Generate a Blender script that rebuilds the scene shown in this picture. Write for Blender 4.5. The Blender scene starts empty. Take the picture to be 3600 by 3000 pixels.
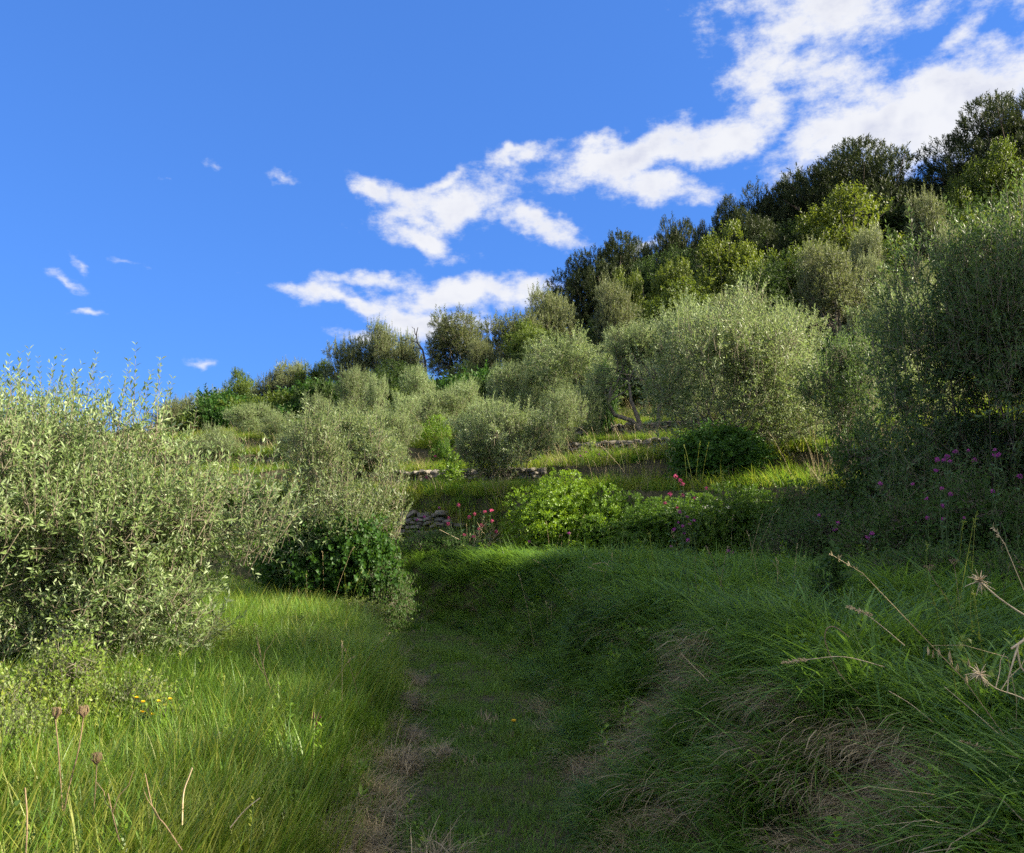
import bpy, math, random
import numpy as np
from math import radians as R
from mathutils import Vector, Matrix

scene = bpy.context.scene
col = scene.collection
TAU = math.tau

# ------------------------------------------------------------------ camera
F = 2880.0                      # focal length in photo pixels (3600 wide)
EYE = 1.62
PITCH = R(5.9)
cam_d = bpy.data.cameras.new('camera')
cam = bpy.data.objects.new('camera', cam_d)
col.objects.link(cam)
cam.location = (0, 0, EYE)
cam.rotation_euler = (R(90) + PITCH, 0, 0)
cam_d.sensor_width = 36
cam_d.lens = 36 * F / 3600
cam_d.clip_start = 0.05
cam_d.clip_end = 3000
scene.camera = cam

# ------------------------------------------------------------------ light
SUN_AZ, SUN_EL = R(96), R(31)   # clockwise from the viewing direction
sun_d = bpy.data.lights.new('sun', 'SUN')
sun_d.energy = 5.0
sun_d.angle = R(0.55)
sun_d.color = (1.0, 0.89, 0.70)
sun = bpy.data.objects.new('sun', sun_d)
col.objects.link(sun)
sdir = Vector((math.cos(SUN_EL) * math.sin(SUN_AZ), math.cos(SUN_EL) * math.cos(SUN_AZ), math.sin(SUN_EL)))
sun.rotation_euler = sdir.to_track_quat('Z', 'Y').to_euler()
sun.location = (20, 0, 30)

def pix(px, py, Y):
    u, v = (px - 1800) / F, (1500 - py) / F
    dy = math.cos(PITCH) - v * math.sin(PITCH)
    dz = math.sin(PITCH) + v * math.cos(PITCH)
    t = Y / dy
    return u * t, Y, EYE + dz * t

def azel(px, py):
    x, y, z = pix(px, py, 1.0)
    z -= EYE
    return math.atan2(x, y), math.atan2(z, math.hypot(x, y))

class NT:
    """tiny helper for node trees"""
    def __init__(s, tree):
        s.t = tree; s.n = tree.nodes; s.l = tree.links
    def add(s, kind, **kw):
        n = s.n.new(kind)
        for k, v in kw.items():
            setattr(n, k, v)
        return n
    def link(s, a, b):
        s.l.new(a, b)
    def math(s, op, a, b=None, clamp=False):
        n = s.n.new('ShaderNodeMath'); n.operation = op; n.use_clamp = clamp
        for i, v in enumerate((a, b)):
            if v is None: continue
            if isinstance(v, (int, float)): n.inputs[i].default_value = v
            else: s.l.new(v, n.inputs[i])
        return n.outputs[0]
    def mix(s, fac, a, b, blend='MIX'):
        n = s.n.new('ShaderNodeMix'); n.data_type = 'RGBA'; n.blend_type = blend
        for sock, v in ((n.inputs[0], fac), (n.inputs[6], a), (n.inputs[7], b)):
            if isinstance(v, (int, float)): sock.default_value = v
            elif isinstance(v, (tuple, list)): sock.default_value = (*v[:3], 1)
            else: s.l.new(v, sock)
        return n.outputs[2]
    def noise(s, vec, scale, detail=4, rough=0.55, dist=0.0):
        n = s.n.new('ShaderNodeTexNoise')
        n.inputs['Scale'].default_value = scale; n.inputs['Detail'].default_value = detail
        n.inputs['Roughness'].default_value = rough; n.inputs['Distortion'].default_value = dist
        if vec is not None: s.l.new(vec, n.inputs['Vector'])
        return n
    def ramp(s, fac, stops):
        n = s.n.new('ShaderNodeValToRGB')
        el = n.color_ramp.elements
        while len(el) < len(stops): el.new(0.5)
        for e, (p, c) in zip(el, stops):
            e.position = p; e.color = (*c, 1) if len(c) == 3 else c
        if fac is not None: s.l.new(fac, n.inputs[0])
        return n.outputs[0]
    def maprange(s, v, a, b, c=0.0, d=1.0, smooth=True):
        n = s.n.new('ShaderNodeMapRange')
        n.interpolation_type = 'SMOOTHSTEP' if smooth else 'LINEAR'
        s.l.new(v, n.inputs[0])
        for i, q in enumerate((a, b, c, d)): n.inputs[i + 1].default_value = q
        return n.outputs[0]

# ------------------------------------------------------------------ sky with clouds
SKY = 0.10
EXPOSURE = 1.86
world = bpy.data.worlds.new('World'); scene.world = world
world.use_nodes = True
w = NT(world.node_tree); w.n.clear()
wout = w.add('ShaderNodeOutputWorld')
bg = w.add('ShaderNodeBackground'); bg.inputs[1].default_value = SKY
w.link(bg.outputs[0], wout.inputs[0])
sky = w.add('ShaderNodeTexSky', sky_type='NISHITA', sun_disc=False)
sky.sun_elevation = SUN_EL
sky.sun_rotation = SUN_AZ
sky.air_density = 1.0; sky.dust_density = 0.3; sky.ozone_density = 3.0; sky.altitude = 0
sg = w.add('ShaderNodeGamma'); sg.inputs[1].default_value = .45; w.link(sky.outputs[0], sg.inputs[0])
skycol = w.mix(1.0, sg.outputs[0], (0.245, 0.58, 1.36), 'MULTIPLY')
tc = w.add('ShaderNodeTexCoord')
sep = w.add('ShaderNodeSeparateXYZ'); w.link(tc.outputs['Generated'], sep.inputs[0])
azn = w.math('ARCTAN2', sep.outputs[0], sep.outputs[1])
hyp = w.math('SQRT', w.math('ADD', w.math('MULTIPLY', sep.outputs[0], sep.outputs[0]), w.math('MULTIPLY', sep.outputs[1], sep.outputs[1])))
eln = w.math('ARCTAN2', sep.outputs[2], hyp)
comb = w.add('ShaderNodeCombineXYZ'); w.link(azn, comb.inputs[0]); w.link(eln, comb.inputs[1])
AE = comb.outputs[0]
warp = w.noise(AE, 9.0, 4, 0.6)
wv = w.add('ShaderNodeVectorMath', operation='MULTIPLY_ADD'); w.link(warp.outputs['Color'], wv.inputs[0]); wv.inputs[1].default_value = (.075, .075, 0); wv.inputs[2].default_value = (-.0375, -.0375, 1)
wa = w.add('ShaderNodeVectorMath', operation='ADD'); w.link(AE, wa.inputs[0]); w.link(wv.outputs[0], wa.inputs[1])
# cloud banks: centre (photo px / 2100 grid), half sizes, tilt in degrees (positive climbs to the right), weight
BANKS = [(1690, 20, 190, 85, 0, .95), (1590, 120, 110, 75, 30, .85), (1700, 150, 150, 65, -10, .75),
         (1900, 235, 330, 95, 6, 1.25), (2120, 160, 150, 90, 30, 1.1), (2230, 260, 240, 120, 10, 1.2),
         (1640, 338, 60, 28, 0, .7), (1860, 330, 100, 40, 0, .7),
         (1470, 270, 180, 45, 14, 1.1), (1270, 320, 190, 52, 12, 1.1), (1350, 375, 125, 36, -12, 1.05), (1060, 332, 80, 18, 5, .8),
         (930, 410, 170, 40, 12, 1.0), (770, 385, 60, 22, -35, .8), (1110, 455, 110, 26, -22, .9), (870, 490, 90, 30, -20, .95), (850, 440, 80, 40, -40, .8), (900, 372, 50, 16, 20, .8),
         (690, 610, 150, 22, -14, .9), (960, 610, 190, 42, 6, 1.1), (860, 655, 140, 42, -12, 1.05), (800, 575, 150, 20, 0, .85), (1080, 590, 60, 30, 20, .8), (760, 690, 70, 20, 0, .6),
         (1330, 485, 60, 14, 5, .6), (1960, 80, 60, 30, 30, .6), (1890, 10, 60, 25, 0, .6),
         (130, 567, 55, 12, -20, 0.50), (160, 535, 32, 12, -40, 0.40), (440, 343, 34, 14, -35, 0.40), (262, 540, 26, 8, -5, 0.38),
         (435, 732, 55, 9, -5, .42), (575, 360, 26, 9, 0, .4), (185, 645, 26, 6, 0, .4), (350, 370, 20, 8, 0, .4)]
# the bank goes on above and to the side of the view
BANKS += [(1750, -120, 300, 110, 10, 1.1), (2450, 150, 300, 130, 15, 1.2), (2300, -150, 260, 100, 20, .9)]
acc = None
for (bx, by, rx, ry, tilt, wt) in BANKS:
    k = 3600 / 2100
    a, e = azel(bx * k, by * k)
    sx = max(rx * k / F * math.cos(a), .005) ; sy = ry * k / F * math.cos(a)
    ct, st = math.cos(R(tilt)), math.sin(R(tilt))
    sq = []
    for (ux, uy) in ((ct / sx, st / sx), (-st / sy, ct / sy)):
        dt = w.add('ShaderNodeVectorMath', operation='DOT_PRODUCT'); w.link(wa.outputs[0], dt.inputs[0])
        dt.inputs[1].default_value = (ux, uy, -(a * ux + e * uy))
        sq.append(dt.outputs['Value'])
    r2 = w.math('MULTIPLY_ADD', sq[1], sq[1]); w.link(w.math('MULTIPLY', sq[0], sq[0]), r2.node.inputs[2])
    v = w.math('MULTIPLY_ADD', w.math('SQRT', r2), -wt); v.node.inputs[2].default_value = 1.25 * wt
    acc = v if acc is None else w.math('SMOOTH_MAX', acc, v)
    if acc is not v: acc.node.inputs[2].default_value = 0.25
ani = w.add('ShaderNodeVectorMath', operation='MULTIPLY'); w.link(AE, ani.inputs[0]); ani.inputs[1].default_value = (.75, 1.25, 1)
fb = w.noise(ani.outputs[0], 24.0, 8, 0.66)
warpf = warp.outputs['Fac'] if 'Fac' in warp.outputs else warp.outputs[0]
dens = w.math('ADD', acc, w.math('MULTIPLY_ADD', fb.outputs[0], 2.5)); dens.node.inputs[1].links[0].from_node.inputs[2].default_value = -1.3
alpha = w.maprange(dens, 0.0, 0.95)
thick = w.maprange(dens, 0.5, 1.8)
fb3 = w.noise(AE, 17.0, 3, 0.55)
shade = w.math('MULTIPLY', thick, w.maprange(fb3.outputs[0], 0.38, 0.62))
CL = 1.0 / SKY / 2 ** EXPOSURE
ccol = w.mix(shade, tuple(c * CL for c in (.92, .93, .97)), tuple(c * CL for c in (.66, .69, .83)))
skyfinal = w.mix(w.math('MULTIPLY', alpha, .97), skycol, ccol)
bgc = w.add('ShaderNodeBackground'); bgc.inputs[1].default_value = SKY
w.link(skyfinal, bgc.inputs[0])
# unseen, brighter broken cloud added to fill the shade, drawn with one coarse noise on a flat layer
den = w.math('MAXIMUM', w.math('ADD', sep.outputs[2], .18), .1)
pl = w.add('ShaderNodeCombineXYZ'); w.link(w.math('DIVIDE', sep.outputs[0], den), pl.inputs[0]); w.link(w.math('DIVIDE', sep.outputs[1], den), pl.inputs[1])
fill_cloud = w.noise(pl.outputs[0], 1.1, 4, .6)
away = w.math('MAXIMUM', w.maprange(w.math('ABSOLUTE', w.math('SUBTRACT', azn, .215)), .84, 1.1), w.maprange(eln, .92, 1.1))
bal = w.math('MULTIPLY', w.math('MULTIPLY', w.maprange(fill_cloud.outputs[0], .43, .55), away), w.maprange(eln, .0, .12))
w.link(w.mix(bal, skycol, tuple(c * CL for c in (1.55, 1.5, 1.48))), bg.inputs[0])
# only the part of the sky in view needs the detailed cloud noise
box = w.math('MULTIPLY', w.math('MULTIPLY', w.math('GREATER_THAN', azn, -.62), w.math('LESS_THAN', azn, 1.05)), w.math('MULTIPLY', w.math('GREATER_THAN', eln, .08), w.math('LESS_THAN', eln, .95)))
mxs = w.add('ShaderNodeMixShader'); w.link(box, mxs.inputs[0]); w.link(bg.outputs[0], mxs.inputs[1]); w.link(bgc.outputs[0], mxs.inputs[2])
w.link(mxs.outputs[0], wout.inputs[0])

# ------------------------------------------------------------------ render settings
scene.view_settings.view_transform = 'Standard'
scene.view_settings.look = 'None'
scene.view_settings.exposure = EXPOSURE
scene.view_settings.gamma = 1.0
scene.view_settings.use_curve_mapping = False
cy = scene.cycles
cy.max_bounces = 5; cy.diffuse_bounces = 3; cy.glossy_bounces = 1; cy.transmission_bounces = 4
cy.transparent_max_bounces = 4; cy.volume_bounces = 0
cy.caustics_reflective = False; cy.caustics_refractive = False
cy.use_adaptive_sampling = True; cy.adaptive_threshold = 0.015
cy.use_denoising = False

# ------------------------------------------------------------------ materials
def new_mat(name):
    m = bpy.data.materials.new(name); m.use_nodes = True
    t = NT(m.node_tree); t.n.clear()
    out = t.add('ShaderNodeOutputMaterial')
    return m, t, out

def leaf_mat(name, tops, under=None, trans=(.2, .3, .03), tf=.35, rough=.5, spec=.3, vary=.25, patch=None):
    """two-sided leaf: tops is a list of colours picked per leaf; under = paler underside"""
    m, t, out = new_mat(name)
    at = t.add('ShaderNodeAttribute', attribute_name='rnd')
    n = len(tops)
    stops = [(i / max(n - 1, 1), c) for i, c in enumerate(tops)]
    c = t.ramp(at.outputs['Fac'], stops)
    if patch:
        geo0 = t.add('ShaderNodeNewGeometry')
        pn = t.noise(geo0.outputs['Position'], patch[1], 3)
        c = t.mix(t.maprange(pn.outputs[0], .48, .66), c, patch[0])
    if under:
        geo = t.add('ShaderNodeNewGeometry')
        c = t.mix(geo.outputs['Backfacing'], c, under)
    oi = t.add('ShaderNodeObjectInfo')
    hs = t.add('ShaderNodeHueSaturation')
    t.link(t.maprange(oi.outputs['Random'], 0, 1, 1 - vary, 1 + vary, False), hs.inputs['Value'])
    t.link(c, hs.inputs['Color'])
    c = hs.outputs[0]
    bs = t.add('ShaderNodeBsdfPrincipled')
    bs.inputs['Roughness'].default_value = rough
    bs.inputs['Specular IOR Level'].default_value = spec
    t.link(c, bs.inputs['Base Color'])
    tr = t.add('ShaderNodeBsdfTranslucent')
    tcol = t.mix(.55, c, trans)
    t.link(tcol, tr.inputs[0])
    mx = t.add('ShaderNodeMixShader'); mx.inputs[0].default_value = tf
    t.link(bs.outputs[0], mx.inputs[1]); t.link(tr.outputs[0], mx.inputs[2])
    t.link(mx.outputs[0], out.inputs[0])
    return m

def plain_mat(name, c0, c1, scale=8, rough=.85, bump=0.0, spec=.2):
    m, t, out = new_mat(name)
    tcn = t.add('ShaderNodeTexCoord')
    nz = t.noise(tcn.outputs['Object'], scale, 6, .65)
    c = t.mix(t.maprange(nz.outputs[0], .35, .65), c0, c1)
    bs = t.add('ShaderNodeBsdfPrincipled')
    bs.inputs['Roughness'].default_value = rough
    bs.inputs['Specular IOR Level'].default_value = spec
    t.link(c, bs.inputs['Base Color'])
    if bump:
        bp = t.add('ShaderNodeBump'); bp.inputs['Strength'].default_value = bump
        bp.inputs['Distance'].default_value = .02
        t.link(nz.outputs[0], bp.inputs['Height']); t.link(bp.outputs[0], bs.inputs['Normal'])
    t.link(bs.outputs[0], out.inputs[0])
    return m

M = {}
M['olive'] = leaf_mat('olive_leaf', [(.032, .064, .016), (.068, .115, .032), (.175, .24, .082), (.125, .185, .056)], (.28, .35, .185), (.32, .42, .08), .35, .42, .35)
M['olive_deep'] = leaf_mat('olive_leaf_shaded', [(.014, .038, .010), (.028, .066, .016), (.07, .13, .034)], (.105, .17, .07), (.22, .34, .045), .33, .45, .3)  # olive leaf darkened to paint in the shade on the right-hand olives
M['olive_far'] = leaf_mat('olive_leaf_old', [(.035, .055, .016), (.075, .10, .03), (.15, .18, .06)], (.25, .29, .15), (.27, .32, .06), .32, .5, .25, .3)
M['oak'] = leaf_mat('oak_leaf', [(.035, .06, .010), (.065, .105, .015), (.11, .155, .024)], None, (.22, .30, .02), .36, .5, .25, .3)
M['oak_bright'] = leaf_mat('young_oak_leaf', [(.05, .08, .010), (.09, .13, .017), (.15, .19, .028)], None, (.26, .33, .025), .36, .5, .25, .15)
M['holm'] = leaf_mat('evergreen_leaf', [(.02, .035, .012), (.035, .06, .018), (.055, .085, .022)], None, (.1, .18, .02), .25, .6, .15, .25)
M['pine'] = leaf_mat('pine_needle', [(.015, .027, .009), (.03, .046, .014), (.055, .072, .02)], None, (.09, .12, .025), .2, .55, .2, .25)
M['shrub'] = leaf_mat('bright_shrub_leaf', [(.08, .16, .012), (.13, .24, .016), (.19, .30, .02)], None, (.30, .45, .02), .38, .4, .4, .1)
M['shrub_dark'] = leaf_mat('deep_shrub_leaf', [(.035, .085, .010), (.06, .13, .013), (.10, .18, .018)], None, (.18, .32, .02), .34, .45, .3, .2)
M['ivy'] = leaf_mat('ivy_leaf', [(.018, .05, .01), (.03, .085, .012), (.05, .12, .018)], None, (.12, .25, .02), .3, .5, .2, .15)
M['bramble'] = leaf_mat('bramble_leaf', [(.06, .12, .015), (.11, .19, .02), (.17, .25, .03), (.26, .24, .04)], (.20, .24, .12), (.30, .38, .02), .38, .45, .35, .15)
M['bramble_shaded'] = leaf_mat('bramble_leaf_shaded', [(.018, .05, .012), (.032, .08, .016), (.055, .11, .022), (.09, .10, .025)], (.06, .10, .035), (.12, .24, .02), .36, .5, .2, .15)  # darker copy of the bramble leaf, shade put into its colour
M['valerian_leaf'] = leaf_mat('valerian_leaf', [(.05, .11, .05), (.08, .16, .065)], None, (.16, .28, .06), .3, .5, .3, .1)
M['pink'] = leaf_mat('pink_petal', [(.50, .07, .17), (.62, .12, .25), (.42, .05, .16)], None, (.7, .12, .25), .35, .6, .2, .15)
M['purple'] = leaf_mat('purple_petal', [(.34, .055, .27), (.46, .09, .36), (.28, .04, .24)], None, (.5, .1, .4), .35, .6, .2, .15)
M['yellow'] = leaf_mat('yellow_petal', [(.75, .52, .02), (.8, .58, .03)], None, (.8, .6, .03), .3, .6, .2, .05)
M['violet'] = leaf_mat('violet_petal', [(.2, .08, .36), (.28, .13, .45)], None, (.3, .12, .4), .3, .6, .2, .05)
M['g_path'] = leaf_mat('short_grass', [(.05, .11, .02), (.08, .165, .028), (.12, .215, .038)], None, (.26, .42, .02), .45, .5, .2, .2, ((.11, .165, .04), 1.3))
M['g_bank'] = leaf_mat('bank_grass', [(.048, .108, .018), (.085, .175, .028), (.145, .25, .042)], None, (.24, .42, .035), .42, .45, .25, .25)
M['g_left'] = leaf_mat('meadow_grass', [(.07, .15, .016), (.11, .21, .022), (.17, .27, .03)], None, (.26, .42, .02), .4, .42, .35, .15)
M['g_yellow'] = leaf_mat('sunlit_yellow_grass', [(.13, .19, .025), (.20, .26, .035), (.26, .28, .06)], None, (.38, .44, .03), .4, .45, .3, .15)  # yellow tone that paints sunlight into the blades
M['g_dry'] = leaf_mat('dry_grass_blade', [(.16, .13, .075), (.27, .225, .13), (.40, .34, .21)], None, (.3, .24, .12), .25, .6, .2, .2)
M['straw'] = leaf_mat('straw', [(.42, .33, .17), (.52, .42, .24)], None, (.5, .4, .2), .2, .5, .3, .1)
M['bark'] = plain_mat('olive_bark', (.09, .075, .055), (.20, .175, .135), 14, .9, .6)
M['twig'] = plain_mat('olive_twig', (.09, .075, .05), (.19, .165, .115), 20, .8)
M['pinebark'] = plain_mat('pine_bark', (.07, .05, .038), (.17, .13, .10), 10, .9, .5)
M['deadwood'] = plain_mat('dead_wood', (.05, .042, .035), (.12, .10, .08), 12, .9, .3)
M['drystalk'] = plain_mat('dry_stalk', (.40, .31, .18), (.56, .46, .30), 30, .7)
M['brownstalk'] = plain_mat('brown_dry_stalk', (.17, .115, .07), (.30, .215, .13), 30, .75)
M['stem'] = plain_mat('green_stem', (.04, .075, .022), (.08, .12, .04), 20, .6)
M['stone'] = plain_mat('limestone', (.09, .082, .068), (.24, .22, .185), 9, .9, .7)
M['stone_pale'] = plain_mat('pale_limestone', (.34, .325, .29), (.62, .60, .55), 9, .9, .6)

def soil_mat(name, path=False):
    m, t, out = new_mat(name)
    g = t.add('ShaderNodeNewGeometry')
    n1 = t.noise(g.outputs['Position'], .9, 5, .6)
    n2 = t.noise(g.outputs['Position'], 22, 5, .7)
    if path:
        c = t.mix(t.maprange(n1.outputs[0], .38, .62), (.022, .045, .012), (.04, .045, .022))
    else:
        c = t.mix(t.maprange(n1.outputs[0], .38, .62), (.022, .04, .010), (.05, .048, .022))
    c = t.mix(t.maprange(n2.outputs[0], .35, .7), c, (.10, .085, .055))
    bs = t.add('ShaderNodeBsdfPrincipled'); bs.inputs['Roughness'].default_value = .95
    bs.inputs['Specular IOR Level'].default_value = .1
    t.link(c, bs.inputs['Base Color'])
    bp = t.add('ShaderNodeBump'); bp.inputs['Strength'].default_value = .7; bp.inputs['Distance'].default_value = .05
    t.link(n2.outputs[0], bp.inputs['Height']); t.link(bp.outputs[0], bs.inputs['Normal'])
    t.link(bs.outputs[0], out.inputs[0])
    return m
M['soil'] = soil_mat('hillside_soil')
M['path'] = soil_mat('path_soil', True)

# ------------------------------------------------------------------ object helpers
def tag(o, label=None, cat=None, group=None, kind=None):
    if label: o['label'] = label
    if cat: o['category'] = cat
    if group: o['group'] = group
    if kind: o['kind'] = kind
    return o

def empty(name, loc=(0, 0, 0), rz=0.0, scale=(1, 1, 1)):
    o = bpy.data.objects.new(name, None); col.objects.link(o)
    o.empty_display_size = .2
    o.location = loc; o.rotation_euler = (0, 0, rz); o.scale = scale
    return o

def link_mesh(name, me, parent=None, loc=None, rot=None, scale=None):
    o = bpy.data.objects.new(name, me); col.objects.link(o)
    if parent is not None: o.parent = parent
    if loc is not None: o.location = loc
    if rot is not None: o.rotation_euler = rot
    if scale is not None: o.scale = scale
    return o

def make_mesh(name, verts, tris, mats, mat_idx=None, rnd=None, smooth=False):
    """verts (n,3), tris (m,3) numpy -> mesh"""
    me = bpy.data.meshes.new(name)
    verts = np.asarray(verts, np.float32).reshape(-1, 3); tris = np.asarray(tris, np.int32).reshape(-1, 3)
    nv, nt = len(verts), len(tris)
    me.vertices.add(nv); me.vertices.foreach_set('co', verts.ravel())
    me.loops.add(nt * 3); me.loops.foreach_set('vertex_index', tris.ravel())
    me.polygons.add(nt)
    me.polygons.foreach_set('loop_start', np.arange(0, nt * 3, 3, dtype=np.int32))
    me.polygons.foreach_set('loop_total', np.full(nt, 3, np.int32))
    if isinstance(mats, str): mats = [mats]
    for k in mats: me.materials.append(M[k])
    if mat_idx is not None: me.polygons.foreach_set('material_index', np.asarray(mat_idx, np.int32))
    if rnd is not None:
        a = me.attributes.new('rnd', 'FLOAT', 'FACE'); a.data.foreach_set('value', np.asarray(rnd, np.float32))
    if smooth: me.polygons.foreach_set('use_smooth', np.ones(nt, bool))
    me.update(calc_edges=True)
    return me

class Geo:
    """collects triangles"""
    def __init__(s): s.v = []; s.t = []; s.r = []; s.m = []; s.n = 0
    def add(s, v, t, r=None, m=0):
        v = np.asarray(v, float).reshape(-1, 3); t = np.asarray(t, int).reshape(-1, 3)
        s.v.append(v); s.t.append(t + s.n); s.n += len(v)
        s.r.append(np.full(len(t), .5) if r is None else np.broadcast_to(np.asarray(r, float), (len(t),)))
        s.m.append(np.full(len(t), m))
    def mesh(s, name, mats, smooth=False):
        return make_mesh(name, np.concatenate(s.v), np.concatenate(s.t), mats, np.concatenate(s.m), np.concatenate(s.r), smooth)

def norm(a):
    return a / np.maximum(np.linalg.norm(a, axis=-1, keepdims=True), 1e-9)

def tube(g, pts, r0, r1, k=5, m=0, r=.5):
    pts = np.asarray(pts, float); n = len(pts)
    tan = norm(np.gradient(pts, axis=0))
    ref = np.array([0.31, .2, .93]) if abs(tan[0][2]) < .8 else np.array([1., .1, 0])
    a = norm(np.cross(tan, ref)); b = np.cross(tan, a)
    rad = np.linspace(r0, r1, n)[:, None, None]
    th = np.arange(k) / k * TAU
    ring = pts[:, None] + rad * (np.cos(th)[None, :, None] * a[:, None] + np.sin(th)[None, :, None] * b[:, None])
    v = ring.reshape(-1, 3)
    i = np.arange(n - 1)[:, None] * k; j = np.arange(k)[None]; j2 = (j + 1) % k
    q = np.stack([i + j, i + j2, i + k + j2, i + k + j], -1).reshape(-1, 4)
    t = np.concatenate([q[:, [0, 1, 2]], q[:, [0, 2, 3]]])
    g.add(v, t, r, m)

def leaf_tris(P, D, N, L, W, rng, fold=.18, waist=.5):
    """diamond leaves folded along the midrib"""
    n = len(P)
    S = norm(np.cross(D, N))
    L = np.broadcast_to(L, (n,))[:, None]; W = np.broadcast_to(W, (n,))[:, None]
    mid = P + D * L * waist
    a = mid + S * W * .5 + N * W * fold
    b = mid - S * W * .5 + N * W * fold
    tip = P + D * L - N * L * .06
    v = np.stack([P, a, tip, b], 1).reshape(-1, 3)
    i = np.arange(n) * 4
    t = np.stack([np.stack([i, i + 1, i + 2], -1), np.stack([i, i + 2, i + 3], -1)], 1).reshape(-1, 3)
    return v, t

def lobes_for(rng, w, h, z0, n, size=.36, top_bias=.0):
    """irregular crown: n sub-ellipsoids over the shell of a w x w x h ellipsoid standing on z0"""
    L = [(0, 0, z0 + h * .48, w * .30, w * .30, h * .32)]
    n2 = int(n * 1.5)
    wv = norm(rng.normal(size=(4, 3))) * rng.uniform(1.5, 3.5, (4, 1)); wp = rng.uniform(0, TAU, 4)
    for i in range(n2):
        ct = rng.uniform(-.9, 1.0) + top_bias * rng.uniform(0, .4)
        ph = rng.uniform(0, TAU)
        ct = min(max(ct, -.9), .98); st = math.sqrt(1 - ct * ct)
        dv = np.array([st * math.cos(ph), st * math.sin(ph), ct])
        k = (rng.uniform(.55, .92) if rng.random() < .75 else rng.uniform(.2, .5)) * (1 + .22 * np.sin(wv @ dv + wp).mean() * 2)
        s = size * .66 * rng.choice([.55, .8, 1.0, 1.35])
        L.append((w * .5 * k * dv[0], w * .5 * k * dv[1], z0 + h * .5 + h * .5 * k * ct,
                  w * .5 * s * 1.2, w * .5 * s * 1.2, h * .5 * s * 1.05))
    return np.array(L)

def twig_cloud(rng, lobes, n, tl, pairs, L, W, up=.8, out=.6, jit=.5, angle=.75, inner=.45, wood=None, wood_r=.004, wood_m=0,
               bend=0.0, shell=2.0, zmin=.05, jitL=.25, lean=(0, 0, 0)):
    """n twigs with opposite leaves, spread through the lobes' volume. returns verts, tris, rnd"""
    vol = lobes[:, 3] * lobes[:, 4] * lobes[:, 5]
    pw = vol ** .67; pw[0] *= .35
    li = rng.choice(len(lobes), n, p=pw / pw.sum())
    lobe_r = rng.random(len(lobes))
    d = norm(rng.normal(size=(n, 3)))
    r = inner + (1 - inner) * rng.random(n) ** (1 / shell)
    P = lobes[li, :3] + d * lobes[li, 3:6] * r[:, None]
    ok = P[:, 2] > zmin
    P, d, li = P[ok], d[ok], li[ok]; n = len(P)
    c = np.array([0, 0, lobes[:, 2].mean() * .8])
    O = norm(norm(P - c) * .5 + d * .7)
    T = norm(O * out + np.array([0, 0, 1.]) * up + rng.normal(size=(n, 3)) * jit + np.array(lean))
    ln = rng.uniform(tl[0], tl[1], n)
    t = (np.arange(pairs) + .6) / pairs
    bn = np.zeros((n, 3)); bn[:, 2] = bend
    base = P[:, None] + T[:, None] * (ln[:, None] * t[None])[..., None] + bn[:, None] * (ln[:, None] * t[None] ** 2)[..., None]
    Tt = norm(T[:, None] + 2 * bn[:, None] * t[None, :, None])
    ref = norm(rng.normal(size=(n, 3)))
    A = norm(np.cross(T, ref)); B = np.cross(T, A)
    ph = (np.arange(pairs) * (math.pi / 2))[None] + rng.normal(size=(n, pairs)) * .35
    side = np.cos(ph)[..., None] * A[:, None] + np.sin(ph)[..., None] * B[:, None]
    leaves = []
    PP, DD, NN, RR, LL = [], [], [], [], []
    tr = rng.random(n) * .5 + lobe_r[li] * .5
    for sg in (1, -1):
        D = norm(Tt * math.cos(angle) + side * sg * math.sin(angle) + rng.normal(size=side.shape) * .16)
        N = norm(Tt - (Tt * D).sum(-1, keepdims=True) * D + rng.normal(size=D.shape) * .3)
        N = norm(N - (N * D).sum(-1, keepdims=True) * D)
        PP.append(base.reshape(-1, 3)); DD.append(D.reshape(-1, 3)); NN.append(N.reshape(-1, 3))
        RR.append(np.clip(np.repeat(tr, pairs) * .6 + rng.random(n * pairs) * .4, 0, 1))
        LL.append(L * (1 + rng.uniform(-jitL, jitL, n * pairs)) * np.tile(1 - .35 * np.abs(t - .45), n))
    PP, DD, NN, RR, LL = map(np.concatenate, (PP, DD, NN, RR, LL))
    v, tri = leaf_tris(PP, DD, NN, LL, LL * (W / L), rng)
    if wood is not None:
        e = P + T * ln[:, None] + bn * ln[:, None]
        s0 = P - T * ln[:, None] * .35
        A2 = A * wood_r; B2 = B * wood_r
        vv = np.stack([s0 + A2, s0 - A2 * .5 + B2 * .87, s0 - A2 * .5 - B2 * .87, e], 1).reshape(-1, 3)
        i = np.arange(n) * 4
        tt = np.stack([np.stack([i + a, i + b, i + 3], -1) for a, b in ((0, 1), (1, 2), (2, 0))], 1).reshape(-1, 3)
        wood.add(vv, tt, .5, wood_m)
    return v, tri, np.repeat(RR, 2)

def wander(rng, a, b, n=6, amp=.08):
    a, b = np.array(a, float), np.array(b, float)
    t = np.linspace(0, 1, n)[:, None]
    p = a + (b - a) * t
    nz = rng.normal(size=(n, 3)) * amp * np.linalg.norm(b - a)
    nz[0] = 0; nz[-1] *= .3
    return p + nz * np.sin(np.clip(t * 1.2, 0, 1) * math.pi / 1.2) 

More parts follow.
